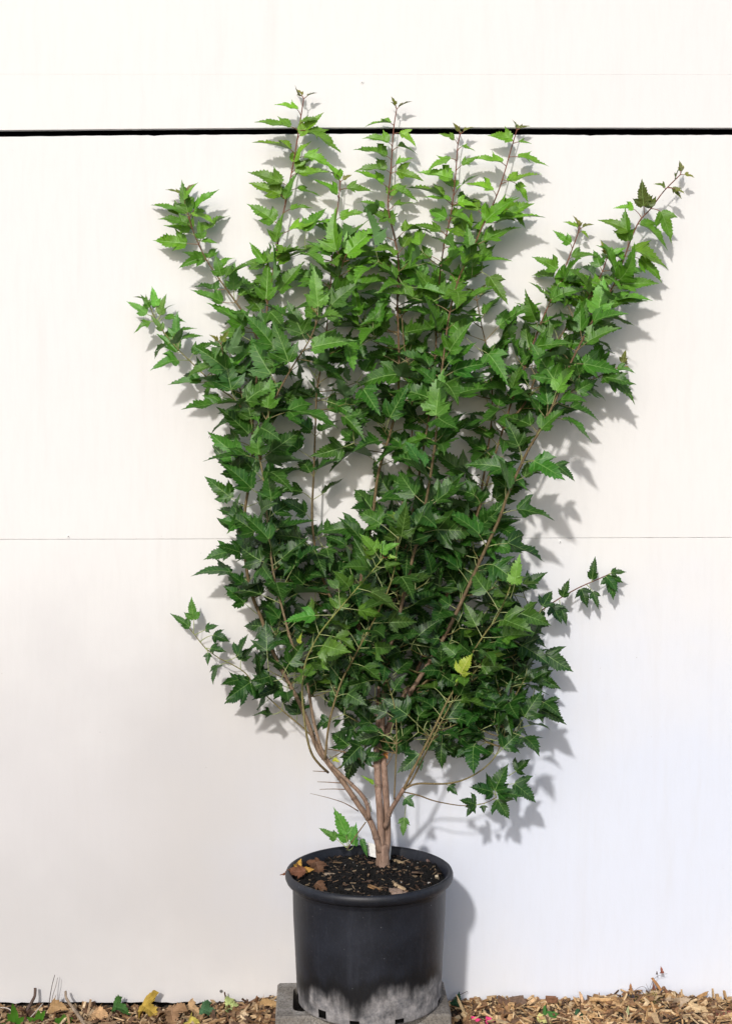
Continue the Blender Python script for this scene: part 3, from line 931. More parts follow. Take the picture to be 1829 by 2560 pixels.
grow('M', 0.40, 0.98, SP_ * .95, 0.077, 0.075, fresh=0.28, green=True, petk=1.3)
grow('N', 0.25, 0.98, SP_ * .95, 0.081, 0.094, fresh=0.10, green=True, petk=1.3)
grow('O', 0.40, 0.98, SP_ * .95, 0.077, 0.080, fresh=0.18, green=True, petk=1.3)
grow('O2', 0.40, 1.0, SP_ * .85, 0.072, 0.075, green=True, petk=1.2)
grow('P', 0.62, 1.0, SP_ * .85, 0.075, 0.075, tipn=2, green=True)
grow('R', 0.55, 1.0, SP_, 0.068, 0.075, tipn=1, green=True)
grow('S', 0.22, 0.72, SP_ * .95, 0.070, 0.065, tipn=0, green=True)

# leaves read one by one from the photograph: base pixel, tip pixel, depth, size in px -> direction
def leaf_px(key, base, tip, Y, ncx=0.0, ncz=0.0, wide=1.0, lobe=1.0, tint=None, stretch=1.0, attach=None, fold=0.25, curl=0.15, fresh=0.0, dy=-0.01, vein=None):
    b = np.array(atp(base[0], base[1], Y)); t = np.array(at(tip[0], tip[1], lean(base[1], Y) + dy))
    L = np.linalg.norm(t - b) * stretch
    n = unit(N0 + np.array([ncx, 0, ncz]) + rng.normal(0, 0.10, 3))
    if attach is not None:
        a = np.array(atp(*attach)); pl = np.linalg.norm(b - a)
        pd = b - a
    else:
        a, pl, pd = b, 0.0, t - b
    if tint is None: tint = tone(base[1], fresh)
    if pl > 0.002:      # straight petiole that ends at the blade's base
        s_len = pl / 1.03
        add_leaf(key, a, pd, s_len, t - b, n, L, tint, pet_tone(base[1], True), wide, lobe, fold, curl, 0.15, 0.0, vein)
    else:
        add_leaf(key, b, t - b, 0.0, t - b, n, L, tint, pet_tone(base[1], True), wide, lobe, fold, curl, 0.15, 0.0, vein)

# lower right cluster
leaf_px('Q', (1234, 1978), (1176, 1960), .06, lobe=1.3, wide=1.2, attach=(1240, 1994, .065))
leaf_px('Q', (1234, 1978), (1262, 1908), .055, lobe=1.2, wide=1.1, attach=(1240, 1994, .065))
leaf_px('Q', (1272, 1938), (1332, 1984), .06, lobe=1.3, wide=1.2, attach=(1245, 1985, .065))
leaf_px('Q', (1290, 1930), (1323, 1897), .07, lobe=1.3, wide=1.25, attach=(1270, 1940, .065))
leaf_px('Q', (1234, 1980), (1300, 1984), .05, lobe=1.2, attach=(1240, 1994, .065))
leaf_px('Q', (1242, 1995), (1275, 2046), .06, lobe=1.35, wide=1.2, attach=(1232, 2000, .065))
leaf_px('Q', (1190, 2016), (1149, 2000), .05, lobe=1.35, wide=1.25, attach=(1205, 2010, .06))
leaf_px('Q', (1182, 2014), (1163, 2037), .045, lobe=1.2, wide=1.3, attach=(1200, 2010, .06))
leaf_px('Q', (1205, 2010), (1207, 2030), .05, wide=1.3, attach=(1214, 2008, .06))
leaf_px('P', (1120, 1964), (1144, 1986), .0, wide=1.2, attach=(1112, 1960, -.01))
leaf_px('Q', (1012, 1995), (1036, 2018), .02, wide=1.3, lobe=1.3, tint=(0.02, 0.07, 0.018), attach=(1002, 1985, .01))
leaf_px('R', (1012, 2040), (1006, 2090), .05, wide=0.8, tint=(0.07, 0.19, 0.03), attach=(1014, 2010, .03))
# right twig
leaf_px('L', (1480, 1448), (1486, 1390), .16, wide=.7, lobe=.7, attach=(1478, 1456, .165))
leaf_px('L', (1527, 1432), (1566, 1426), .16, lobe=1.1, attach=(1520, 1436, .17))
leaf_px('L', (1527, 1436), (1534, 1500), .165, lobe=1.1, attach=(1520, 1436, .17))
leaf_px('L', (1514, 1440), (1546, 1478), .15, lobe=1.0, attach=(1512, 1440, .17))
leaf_px('L', (1484, 1478), (1500, 1522), .16, wide=.75, attach=(1466, 1462, .165))
leaf_px('L', (1452, 1470), (1470, 1518), .15, lobe=1.2, wide=1.1, attach=(1450, 1468, .165))
leaf_px('L', (1405, 1495), (1420, 1448), .14, wide=.8, attach=(1408, 1492, .15))
leaf_px('L', (1378, 1514), (1405, 1560), .13, lobe=1.2, wide=1.1, attach=(1380, 1508, .14))
leaf_px('L', (1400, 1520), (1418, 1566), .14, wide=.8, attach=(1398, 1500, .145))
leaf_px('L', (1360, 1528), (1340, 1556), .12, wide=.8, attach=(1362, 1520, .14))
# left twig
leaf_px('S', (473, 1567), (425, 1530), .165, wide=.65, lobe=.8, tint=(0.06, 0.17, 0.03))
leaf_px('S', (487, 1549), (478, 1492), .16, wide=.85, lobe=1.0, tint=(0.085, 0.23, 0.04), attach=(483, 1585, .17))
leaf_px('S', (514, 1574), (545, 1560), .16, wide=1.1, lobe=1.1, attach=(486, 1588, .17))
leaf_px('S', (528, 1578), (572, 1592), .155, wide=1.2, lobe=1.2, attach=(500, 1605, .168))
leaf_px('S', (524, 1630), (521, 1662), .15, wide=.9, attach=(512, 1620, .165))
leaf_px('S', (526, 1622), (566, 1626), .15, wide=1.1, attach=(512, 1620, .165))
leaf_px('S', (600, 1650), (618, 1594), .13, wide=1.1, lobe=1.2, attach=(562, 1652, .15))
leaf_px('S', (705, 1718), (622, 1744), .06, wide=.9, lobe=1.1, stretch=1.0)
# upper left shoots
leaf_px('B', (365, 787), (316, 749), .17, wide=.85, tint=(0.12, 0.28, 0.05), attach=(383, 790, .165))
leaf_px('B', (394, 765), (382, 714), .17, wide=.8, tint=(0.11, 0.27, 0.045), attach=(386, 790, .165))
leaf_px('B', (405, 788), (414, 733), .165, wide=.8, tint=(0.13, 0.29, 0.06), attach=(390, 800, .163))
leaf_px('B', (410, 786), (463, 794), .16, wide=.7, attach=(396, 805, .16))
leaf_px('B', (405, 826), (378, 786), .15, wide=.8, tint=(0.13, 0.28, 0.08), attach=(410, 830, .145))
leaf_px('B', (440, 842), (438, 778), .14, wide=.85, tint=(0.12, 0.27, 0.06), attach=(446, 874, .12))
leaf_px('B', (442, 842), (494, 830), .14, wide=.75, attach=(446, 874, .12))
leaf_px('L2', (470, 530), (449, 444), .19, wide=.75, attach=(470, 536, .19))
leaf_px('L2', (462, 530), (386, 500), .19, wide=.8, attach=(470, 540, .19))
leaf_px('L2', (478, 524), (540, 549), .188, wide=.8, attach=(472, 540, .19))
leaf_px('L2', (473, 578), (409, 553), .185, wide=.85, attach=(486, 588, .185))
leaf_px('L2', (505, 602), (545, 603), .18, wide=.8, attach=(492, 600, .183))
leaf_px('L2', (508, 605), (498, 556), .175, wide=.8, attach=(492, 600, .183))
leaf_px('L2', (513, 652), (455, 622), .17, wide=.9, attach=(516, 650, .175))
leaf_px('L2', (556, 690), (538, 634), .155, wide=.95, attach=(548, 697, .16))
leaf_px('L2', (583, 724), (583, 652), .15, wide=.8, tint=(0.10, 0.25, 0.035), attach=(586, 750, .15))
# the upper shoots, leaf by leaf: base pixel, tip pixel on the shoot they grow from
def leaf_on(key, rows, tint=None):
    P = STEMS[key]['path']
    Q = np.array([project(Vector(p)) for p in P])
    for bx, by, tx, ty in rows:
        cost = np.hypot(Q[:, 0] - bx, Q[:, 1] - (by + 14)) + np.where(Q[:, 1] < by - 4, 40, 0)
        i = int(np.argmin(cost)); a = P[i]
        dep = min(0.225, a[1] - random.uniform(0.0, 0.02))
        b = np.array(at(bx, by, dep)); t = np.array(at(tx, ty, dep - random.uniform(-0.004, 0.02)))
        L = np.linalg.norm(t - b) * 1.08
        n = unit(N0 + rng.normal(0, 0.24, 3))
        pl = np.linalg.norm(b - a)
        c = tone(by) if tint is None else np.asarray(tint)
        add_leaf(key, a, b - a, pl / 1.03, t - b, n, L, c, pet_tone(by), random.uniform(.66, .86), random.uniform(.9, 1.25), random.uniform(.2, .6), random.uniform(.05, .3), .2, random.gauss(0, .05))
leaf_on('A', [(728, 314, 642, 295), (748, 271, 694, 252), (748, 334, 802, 278), (728, 372, 640, 338), (733, 403, 767, 342), (772, 321, 849, 366), (761, 385, 836, 400), (707, 454, 620, 426),
              (711, 497, 737, 428), (705, 484, 629, 452), (685, 553, 623, 502), (689, 605, 700, 532), (724, 575, 800, 545), (664, 747, 672, 652), (659, 657, 623, 610), (752, 300, 790, 290), (735, 430, 815, 425),
              (740, 465, 800, 480), (722, 520, 775, 510), (740, 420, 790, 385), (690, 640, 760, 610)])
leaf_on('D', [(845, 484, 789, 441), (849, 446, 819, 400), (864, 467, 927, 471), (847, 540, 905, 523), (840, 600, 812, 548), (827, 765, 885, 687), (835, 560, 780, 540), (832, 640, 780, 600), (840, 640, 900, 640)])
leaf_on('E', [(866, 635, 940, 560), (850, 690, 800, 650)])
leaf_on('L2', [(612, 821, 530, 748)])
leaf_on('G0', [(977, 305, 914, 297), (977, 355, 916, 330), (969, 388, 894, 358), (969, 422, 892, 410), (958, 458, 897, 419), (997, 325, 1041, 350), (993, 361, 1044, 366), (991, 424, 1055, 441), (990, 410, 1030, 390),
               (986, 466, 1044, 488), (983, 510, 1033, 497), (960, 520, 900, 490), (970, 545, 925, 520)])
leaf_on('H', [(1127, 391, 1066, 411), (1133, 444, 1052, 422), (1149, 361, 1183, 366), (1152, 411, 1194, 388), (1141, 474, 1194, 416), (1130, 500, 1070, 480), (1140, 345, 1105, 330), (1138, 500, 1185, 505)])
leaf_on('I', [(1257, 405, 1183, 386), (1293, 388, 1368, 405), (1268, 452, 1346, 427), (1238, 474, 1171, 452), (1293, 449, 1324, 491), (1232, 527, 1282, 480), (1271, 516, 1320, 548), (1285, 345, 1228, 335), (1295, 352, 1325, 355), (1240, 560, 1350, 520)])
leaf_on('J', [(1654, 521, 1687, 593), (1587, 516, 1543, 505), (1576, 577, 1504, 541), (1598, 555, 1678, 605), (1576, 621, 1676, 654), (1554, 710, 1643, 702), (1521, 765, 1615, 740), (1570, 600, 1560, 520), (1540, 690, 1520, 600), (1560, 650, 1500, 610), (1600, 640, 1665, 690), (1530, 730, 1475, 690)])
leaf_on('J', [(1609, 516, 1601, 452), (1680, 465, 1703, 490), (1668, 470, 1645, 455), (1630, 520, 1612, 470), (1690, 448, 1695, 422), (1690, 470, 1710, 478)], (0.12, 0.15, 0.03))
leaf_on('K', [(1429, 607, 1388, 577), (1393, 671, 1338, 635), (1426, 638, 1487, 624), (1448, 566, 1415, 549), (1390, 710, 1451, 665), (1452, 575, 1475, 590), (1375, 745, 1330, 700)])

# showy single leaves in front
leaf_px('O', (1144, 1702), (1168, 1648), -.21, wide=1.35, lobe=.85, tint=(0.50, 0.46, 0.045), vein=(0.55, 0.52, 0.16), attach=(1138, 1716, -.10))
leaf_px('O', (1138, 1708), (1156, 1690), -.115, wide=.9, tint=(0.30, 0.36, 0.04), attach=(1136, 1716, -.10))
leaf_px('H', (1012, 1765), (1026, 1795), .0, wide=.7, fold=.6, curl=.5, tint=(0.32, 0.26, 0.05), attach=(1012, 1760, .0))
leaf_px('T', (832, 1898), (848, 1906), .02, wide=1.0, tint=(0.45, 0.52, 0.05), attach=(824, 1890, .03))
leaf_px('trunk', (935, 1960), (905, 1938), .04, wide=.45, lobe=.5, tint=(0.28, 0.45, 0.04), attach=(942, 1966, .055))
leaf_px('twin', (962, 1883), (970, 1900), .05, wide=.9, fold=.5, tint=(0.38, 0.13, 0.03))
leaf_px('M', (748, 1608), (752, 1582), -.09, wide=.7, tint=(0.40, 0.50, 0.05))
leaf_px('O', (1288, 1465), (1297, 1388), -.17, wide=.85, lobe=.6, tint=(0.17, 0.36, 0.06), attach=(1275, 1495, -.12))
leaf_px('M', (938, 1380), (902, 1330), -.145, wide=1.1, lobe=1.15, tint=(0.19, 0.40, 0.05), attach=(950, 1400, -.14))
leaf_px('M', (946, 1378), (990, 1352), -.145, wide=1.1, lobe=1.1, tint=(0.16, 0.36, 0.05), attach=(952, 1400, -.14))
leaf_px('M', (787, 1537), (705, 1546), -.115, wide=.9, lobe=1.1, tint=(0.075, 0.22, 0.028), attach=(838, 1538, -.127))
leaf_px('C', (682, 863), (632, 800), -.05, wide=.9, stretch=1.4)
leaf_px('C', (797, 766), (785, 660), -.05, wide=.8, lobe=.9, tint=(0.125, 0.29, 0.045), attach=(793, 800, -.05))
leaf_px('C', (690, 918), (680, 840), -.05, wide=.95)
leaf_px('C', (669, 1020), (672, 935), -.04, wide=1.0, lobe=1.05, tint=(0.085, 0.24, 0.03), attach=(672, 1050, -.025))
leaf_px('C', (755, 835), (715, 745), -.06, wide=.9, attach=(768, 858, -.045))
leaf_px('C', (826, 760), (895, 695), -.055, wide=.9, attach=(800, 800, -.05))
leaf_px('I', (1087, 1040), (1098, 918), -.06, wide=.95, lobe=1.05, tint=(0.105, 0.27, 0.045), attach=(1092, 1078, -.03))
leaf_px('I', (1120, 905), (1184, 845), -.03, wide=.95, attach=(1104, 935, -.01))
leaf_px('I', (1082, 955), (1030, 905), -.03, wide=.95, attach=(1100, 960, -.01))
leaf_px('I', (1056, 1170), (1015, 1095), -.06, wide=.95, tint=(0.075, 0.22, 0.04), attach=(1074, 1199, -.035))
leaf_px('I', (1090, 1255), (1165, 1195), -.06, wide=.95, attach=(1062, 1270, -.035))
leaf_px('I', (997, 1335), (1008, 1240), -.12, wide=1.05, lobe=1.1, tint=(0.065, 0.19, 0.026), attach=(995, 1365, -.11))
leaf_px('J', (1386, 977), (1432, 900), -.04, wide=.95, lobe=1.1, tint=(0.105, 0.27, 0.035), attach=(1380, 1015, -.01))
leaf_px('J', (1350, 1072), (1410, 1010), -.04, wide=.95, attach=(1342, 1090, -.022))
leaf_px('J', (1298, 1115), (1265, 1040), -.045, wide=.85, attach=(1306, 1150, -.03))
leaf_px('J', (1496, 790), (1508, 690), .03, wide=.9, lobe=.9, tint=(0.12, 0.29, 0.035), attach=(1488, 800, .07))
leaf_px('J', (1390, 1150), (1432, 1180), -.03, wide=1.0, stretch=1.25, attach=(1320, 1150, -.03))
leaf_px('K', (1280, 970), (1300, 905), .03, wide=1.0)
leaf_px('B', (620, 1085), (545, 1005), -.01, wide=1.0, stretch=1.0)
leaf_px('B', (577, 978), (555, 880), -.02, wide=1.05, tint=(0.05, 0.165, 0.024), attach=(592, 1005, .02))
leaf_px('B2', (628, 1050), (612, 968), -.02, wide=1.0, attach=(632, 1080, .02))
leaf_px('B', (647, 1136), (640, 1060), -.03, wide=1.15, tint=(0.05, 0.165, 0.024))
leaf_px('B', (683, 1250), (672, 1180), -.04, wide=1.15, lobe=1.1, attach=(672, 1300, .0))
leaf_px('B', (640, 1330), (572, 1278), -.03, wide=1.1, attach=(673, 1365, .01))
leaf_px('B', (628, 1225), (555, 1150), -.02, wide=1.0, attach=(656, 1240, .01))
leaf_px('A', (585, 1370), (510, 1385), .07, wide=1.1, lobe=1.2, attach=(610, 1395, .105))
leaf_px('A', (605, 1458), (565, 1425), .07, wide=1.1, lobe=1.2)
leaf_px('A', (612, 1510), (562, 1462), .06, wide=1.25, lobe=1.1, attach=(642, 1535, .095))
# basal shoot behind the trunk
leaf_px('X', (878, 2110), (842, 2027), .09, wide=.8, lobe=.6, tint=(0.075, 0.22, 0.035), attach=(868, 2125, .06))
leaf_px('X', (842, 2098), (800, 2068), .08, wide=.7, lobe=.8, tint=(0.06, 0.17, 0.03), attach=(866, 2120, .06))
leaf_px('X', (886, 2128), (888, 2072), .085, wide=.7, lobe=.5, tint=(0.045, 0.15, 0.025), attach=(870, 2126, .06))
leaf_px('X', (900, 2080), (917, 2128), .09, wide=.55, lobe=.5, tint=(0.04, 0.14, 0.025), attach=(885, 2095, .055))
leaf_px('X', (870, 2090), (857, 2072), .08, wide=.7, lobe=.5, tint=(0.12, 0.28, 0.06), attach=(868, 2120, .06))
leaf_px('A', (925, 2005), (918, 1992), .06, wide=.8, attach=(928, 2030, .05))

# short side twigs that fill the crown, sprouting from the nearest stem
ALL = []
for k_, S in STEMS.items():
    if S['name'] == 'branch':
        for i in range(4, len(S['path']), 2):
            ALL.append((k_, i, S['path'][i]))
ALLP = np.array([a[2] for a in ALL])
NT = [0]
def fill(cx, cy, rx, ry, n, y0, y1, L=0.078, nl=3, green=True):
    for _ in range(n):
        a = random.random() * 6.283; q = math.sqrt(random.random())
        px, py = cx + rx * q * math.cos(a), cy + ry * q * math.sin(a)
        Y = random.uniform(y0, y1)
        p = np.array(atp(px, py, Y))
        d = ALLP - p
        cost = np.linalg.norm(d, axis=1) + np.where(d[:, 2] > -0.01, 0.15, 0.0)
        j = int(np.argmin(cost)); key, i, s0 = ALL[j]
        ln = np.linalg.norm(p - s0)
        if ln < 0.015 or ln > 0.22: 
            if ln > 0.22: continue
            p = s0 + unit(rng.normal(0, 1, 3) + np.array([0, -0.4, 0.6])) * 0.03
            ln = 0.03
        mid = (s0 + p) / 2 + np.array([random.gauss(0, .004), random.gauss(0, .004), -0.06 * ln])
        kk = 'tw%d' % NT[0]; NT[0] += 1
        path = catmull([s0, mid, p], 0.012)
        rad = np.linspace(0.0015, 0.0009, len(path))
        STEMS[kk] = dict(path=path, rad=rad, name='twig', c0=TWIG, c1=GREENT, seg=5, wob=0, lf=[], t=np.linspace(0, 1, len(path)))
        T = unit(path[-1] - path[-2])
        sv = unit(np.cross(T, rng.normal(0, 1, 3)))
        for m in range(nl):
            u = 1.0 if m < 2 else random.uniform(0.45, 0.85)
            pos = path[int(u * (len(path) - 1))]
            rot = sv if m % 2 == 0 else -sv
            if m >= 2: rot = unit(np.cross(T, sv)) * random.choice((-1, 1))
            if m == 2 and u > 0.9: rot = T
            leaf_at(kk, pos, T, unit(rot), L * random.uniform(0.7, 1.15), py, 0.0, green, 1.2)

fill(860, 1560, 190, 130, 21, .0, .17)
fill(1110, 1560, 190, 150, 28, .0, .19)
fill(1060, 1400, 190, 120, 18, .02, .19)
fill(1235, 1750, 105, 110, 21, -.02, .12)
fill(1060, 1730, 120, 90, 14, .0, .14)
fill(740, 1440, 120, 110, 12, .03, .18)
fill(700, 1640, 90, 70, 7, .0, .14)
fill(1260, 1560, 90, 110, 8, .0, .16)
fill(1170, 1000, 150, 130, 5, .03, .19)
fill(1340, 900, 130, 120, 5, .05, .18)
fill(620, 920, 110, 120, 4, .05, .18)
fill(1000, 1000, 90, 160, 3, .05, .18)
fill(1120, 720, 130, 120, 4, .08, .19)
fill(700, 700, 90, 120, 2, .08, .18)
fill(1500, 720, 70, 100, 2, .08, .18)

fill(1150, 1800, 150, 65, 14, -.02, .12)
fill(1250, 1700, 100, 130, 12, -.03, .10)
fill(820, 1700, 110, 80, 9, -.03, .10)
fill(900, 1620, 150, 90, 10, -.06, .08)
fill(1130, 1650, 130, 90, 10, -.08, .04)
fill(880, 1860, 50, 40, 3, .02, .08, nl=2)

fill(920, 1790, 60, 50, 5, .0, .10)
fill(1010, 1830, 60, 60, 5, .0, .10)
fill(740, 1720, 60, 60, 4, .0, .10)
fill(960, 760, 80, 120, 6, .08, .18)
fill(860, 1000, 80, 150, 7, .06, .18)

# build the stems
for key, S in STEMS.items():
    s = Soup()
    tube(S['path'], S['rad'], S['seg'], s, S['c0'], S['c1'], True, S['wob'])
    # swollen nodes
    if S['name'] != 'twig':
        P = S['path']; n_ = len(P)
        for i in range(3, n_ - 2, 5):
            r_ = S['rad'][i]
            T = unit(P[i + 1] - P[i - 1]) * r_ * 0.5
            if key in ('trunk', 'twin') and random.random() < 0.6: continue
            t = S['t'][i]; c = stem_col(S['c0'], S['c1'], t) * 0.74
            tube([P[i] - T, P[i], P[i] + T], [r_ * 1.02, r_ * 1.20, r_ * 1.02], S['seg'], s, c, c, False)
    o = s.build(S['name'], M_BARK, shrub, tuple(S['path'][0]))
    S['obj'] = o
    WORLD_POS[o.name] = Vector(tuple(S['path'][0]))
# root flare of the trunk
s = Soup()
b0 = np.array(at(957, 2182, .060)); b1 = np.array(at(956, 2140, .062)); b2 = np.array(at(953, 2112, .062))
tube(catmull([b0, b1, b2], 0.006), np.linspace(.0170, .0145, len(catmull([b0, b1, b2], 0.006))), 16, s, BARK, BARK, True, .10)
s.build('root_collar', M_BARK, shrub, tuple(b0))

# leaves: the 300 that show largest are single objects, the others one mass of foliage
front = np.array([l['o'][1] for l in LEAVES])
def score(l):
    V = l['v']
    q = [project(Vector(v)) for v in V[24::9]]
    xs_ = [a[0] for a in q]; ys_ = [a[1] for a in q]
    return (max(xs_) - min(xs_)) * (max(ys_) - min(ys_)) * (1.25 - 2.2 * l['o'][1])
order = sorted(range(len(LEAVES)), key=lambda i: -score(LEAVES[i]))
single = set(order[:300])
mass = Soup()
for i, l in enumerate(LEAVES):
    if i in single:
        mesh_obj('leaf', l['v'], l['f'], M_LEAF, STEMS[l['owner']]['obj'], tuple(l['o']), True, l['c'])
    else:
        mass.add(l['v'], l['f'], l['c'])
o = mass.build('foliage', M_LEAF, shrub, tuple(ROOT))
o['kind'] = 'stuff'
print('LEAVES', len(LEAVES), 'STEMS', len(STEMS))

# ------------------------------------------------------------------ plant tag
s = Soup()
tl, tr_, bl, br = at(917, 2106, .105), at(978, 2116, .100), at(921, 2140, .102), at(975, 2150, .098)
V = []
for off in (0.0, 0.0008):
    for i in range(9):
        t = i / 8
        for a, b in ((tl, tr_), (bl, br)):
            p = a.lerp(b, t)
            V.append((p.x, p.y + off - 0.006 * math.sin(math.pi * t), p.z))
F = []
for i in range(8):
    F.append((2 * i, 2 * i + 2, 2 * i + 3, 2 * i + 1))
    F.append((18 + 2 * i, 18 + 2 * i + 1, 18 + 2 * i + 3, 18 + 2 * i + 2))
    F.append((2 * i, 18 + 2 * i, 18 + 2 * i + 2, 2 * i + 2)); F.append((2 * i + 1, 2 * i + 3, 18 + 2 * i + 3, 18 + 2 * i + 1))
F.append((0, 1, 19, 18)); F.append((16, 34, 35, 17))
s.add(V, F)
tag(s.build('plant_tag', M_TAG, None, tuple(bl), smooth=False), 'small white plastic tag behind the trunk base', 'plant tag')

# ------------------------------------------------------------------ wood chips and litter
def chip_geo(c, l, w, h, M, r):
    V = []
    for z in (-1, 1):
        for y in (-1, 1):
            for x in (-1, 1):
                tx = 1 - 0.45 * r.random()
                V.append((x * l / 2 * (0.75 + 0.25 * r.random()), y * w / 2 * tx, z * h / 2 * (0.6 + 0.4 * r.random())))
    V = np.array(V) @ np.asarray(M).T + np.asarray(c)
    F = [(0, 2, 3, 1), (4, 5, 7, 6), (0, 1, 5, 4), (2, 6, 7, 3), (0, 4, 6, 2), (1, 3, 7, 5)]
    return V, F
def rot(rx, ry, rz):
    return np.array(Matrix.Rotation(rz, 3, 'Z') @ Matrix.Rotation(ry, 3, 'Y') @ Matrix.Rotation(rx, 3, 'X'))
CHIPC = [(0.52, 0.36, 0.20), (0.42, 0.27, 0.14), (0.33, 0.20, 0.10), (0.58, 0.44, 0.28), (0.20, 0.115, 0.065), (0.28, 0.16, 0.09), (0.46, 0.33, 0.20), (0.14, 0.085, 0.055)]
def in_block(x, y):
    return abs(x + 0.008) < 0.205 and abs(y) < 0.105
rr = random.Random(5)
s = Soup()
for _ in range(9500):
    x = rr.uniform(-1.35, 1.35)
    y = WALL_Y - 0.006 - abs(rr.gauss(0, 0.14)) if rr.random() < 0.52 else rr.uniform(-0.9, WALL_Y - 0.006)
    if y < -0.95 or in_block(x, y): continue
    left = x < -0.2
    l = rr.uniform(0.010, 0.046) * (1.1 if left else 1.0); w = rr.uniform(0.004, 0.018); h = rr.uniform(0.0015, 0.006)
    if rr.random() < 0.3: w *= 0.4; h *= 0.6; l *= 1.2
    if y > WALL_Y - 0.03: l *= 0.7
    z = height(x, y) - 0.004 + rr.uniform(0.0, 0.010)
    c = np.array(rr.choice(CHIPC)) * rr.uniform(0.7, 1.15)
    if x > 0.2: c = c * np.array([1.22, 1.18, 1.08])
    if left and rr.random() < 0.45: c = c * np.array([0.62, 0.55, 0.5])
    u_ = rr.random()
    if u_ < 0.30: l *= 0.35; w *= 0.5; c = c * rr.uniform(0.3, 0.8)
    elif u_ < 0.36: l *= 1.6; w *= 0.45
    V, F = chip_geo((x, y, z), l, w, h, rot(rr.gauss(0, 0.5), rr.gauss(0, 0.38), rr.uniform(0, 6.28)), rr)
    V[:, 1] = np.minimum(V[:, 1], WALL_Y - 0.001)
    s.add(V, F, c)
tag(s.build('wood_mulch', M_CHIP, None, (0, 0, 0), smooth=False), 'tan and brown wood chip mulch spread along the wall base', 'mulch', kind='stuff')

def single_chip(name, px, py, Y, l, w, h, r3, col, label, cat, group=None, seed=0):
    r = random.Random(seed + int(px * 7 + py))
    p = at(px, py, Y)
    so = Soup()
    M = rot(*r3)
    V, F = chip_geo(p, l, w, h, M, r)
    # splintered surface: a few thinner slivers fused to the chip
    so.add(V, F, np.array(col))
    for k in range(3):
        off = M @ np.array([r.uniform(-.2, .2) * l, r.uniform(-.35, .35) * w, r.uniform(-.35, .45) * h])
        V, F = chip_geo(np.array(p) + off, l * r.uniform(.6, 1.05), w * r.uniform(.15, .4), h * r.uniform(.5, 1.0), M, r)
        so.add(V, F, np.array(col) * r.uniform(0.75, 1.15))
    allv = np.vstack(so.v)
    over = allv[:, 1].max() - (WALL_Y - 0.002)
    if over > 0:
        for v in so.v: v[:, 1] -= over
    return tag(so.build(name, M_CHIP, None, tuple(p), smooth=False), label, cat, group)

def litter_leaf(px, py, Y, L, d, n, col, label, wide=1.0, lobe=1.0, fold=0.3, curl=0.4, cat='fallen leaf', name='fallen_leaf', mat=None, wave=0.5):
    r = random.Random(int(px * 3 + py))
    V, F, mask = leaf_geometry(L, wide, lobe, fold, curl, wave, 0.1, r)
    p = np.array(at(px, py, Y))
    Vw = V @ frame_matrix(d, n).T
    Vw = Vw - Vw.mean(axis=0) + p
    col = np.asarray(col, float)
    C = np.where(mask[:, None] > 0, col * 1.25 + 0.02, col)
    over = Vw[:, 1].max() - (WALL_Y - 0.002)
    if over > 0: Vw[:, 1] -= over
    return tag(mesh_obj(name, Vw, F, mat or M_LITTER, None, tuple(Vw.mean(axis=0)), True, C), label, cat)

UPN = (0, -0.5, 0.85)
# left side
litter_leaf(142, 2518, .20, .050, (0.8, -0.2, 0.12), (0.1, -0.75, 0.65), (0.36, 0.22, 0.10), 'large tan dry leaf standing near the left end of the mulch', wide=1.3)
litter_leaf(300, 2521, .205, .050, (0.95, -0.2, -0.05), (0.1, -0.55, 0.8), (0.040, 0.115, 0.020), 'crumpled green leaf on the mulch beside the yellow maple leaf', wide=1.2, fold=.6)
litter_leaf(372, 2524, .195, .060, (0.9, -0.4, -0.25), (0.1, -0.5, 0.85), (0.40, 0.27, 0.045), 'yellow fallen maple leaf leaning on the mulch by the wall', wide=1.4, lobe=1.3)
litter_leaf(250, 2535, .17, .050, (0.9, -0.3, 0.1), UPN, (0.52, 0.32, 0.16), 'pale peach dry leaf on the mulch below the crumpled green leaf', wide=1.2)
litter_leaf(430, 2540, .165, .060, (0.2, -0.5, -0.3), (0.1, -0.6, 0.8), (0.27, 0.16, 0.085), 'broad brown dry maple leaf right of the yellow leaf', wide=1.3, lobe=1.3)
litter_leaf(520, 2530, .18, .055, (0.9, -0.2, -0.2), (0.1, -0.6, 0.8), (0.05, 0.12, 0.05), 'dark green leaf lying on the mulch left of the pale crumpled leaf', wide=1.1)
litter_leaf(580, 2518, .20, .046, (0.8, -0.2, 0.15), (0.0, -0.7, 0.7), (0.42, 0.50, 0.20), 'pale green crumpled leaf on the mulch left of the block', wide=1.2, fold=.6, wave=.9)
litter_leaf(482, 2522, .19, .046, (0.7, -0.4, -0.2), UPN, (0.45, 0.29, 0.15), 'flat tan dry leaf between the yellow leaf and the dark green leaf', wide=1.1, lobe=.5)
litter_leaf(668, 2514, .19, .056, (0.8, -0.2, 0.35), (-0.3, -0.7, 0.7), (0.40, 0.25, 0.11), 'curled tan dry leaf piled against the left side of the block', wide=1.1)
litter_leaf(480, 2555, .14, .05, (0.4, -0.4, 0.3), UPN, (0.48, 0.40, 0.08), 'small yellow leaf at the bottom edge left of the block', wide=1.0)
single_chip('bark_piece', 563, 2493, .225, .024, .006, .003, (0.2, R(80), 0.2), (0.10, 0.055, 0.035), 'thin dark bark sliver standing upright against the wall, left of the block', 'bark')
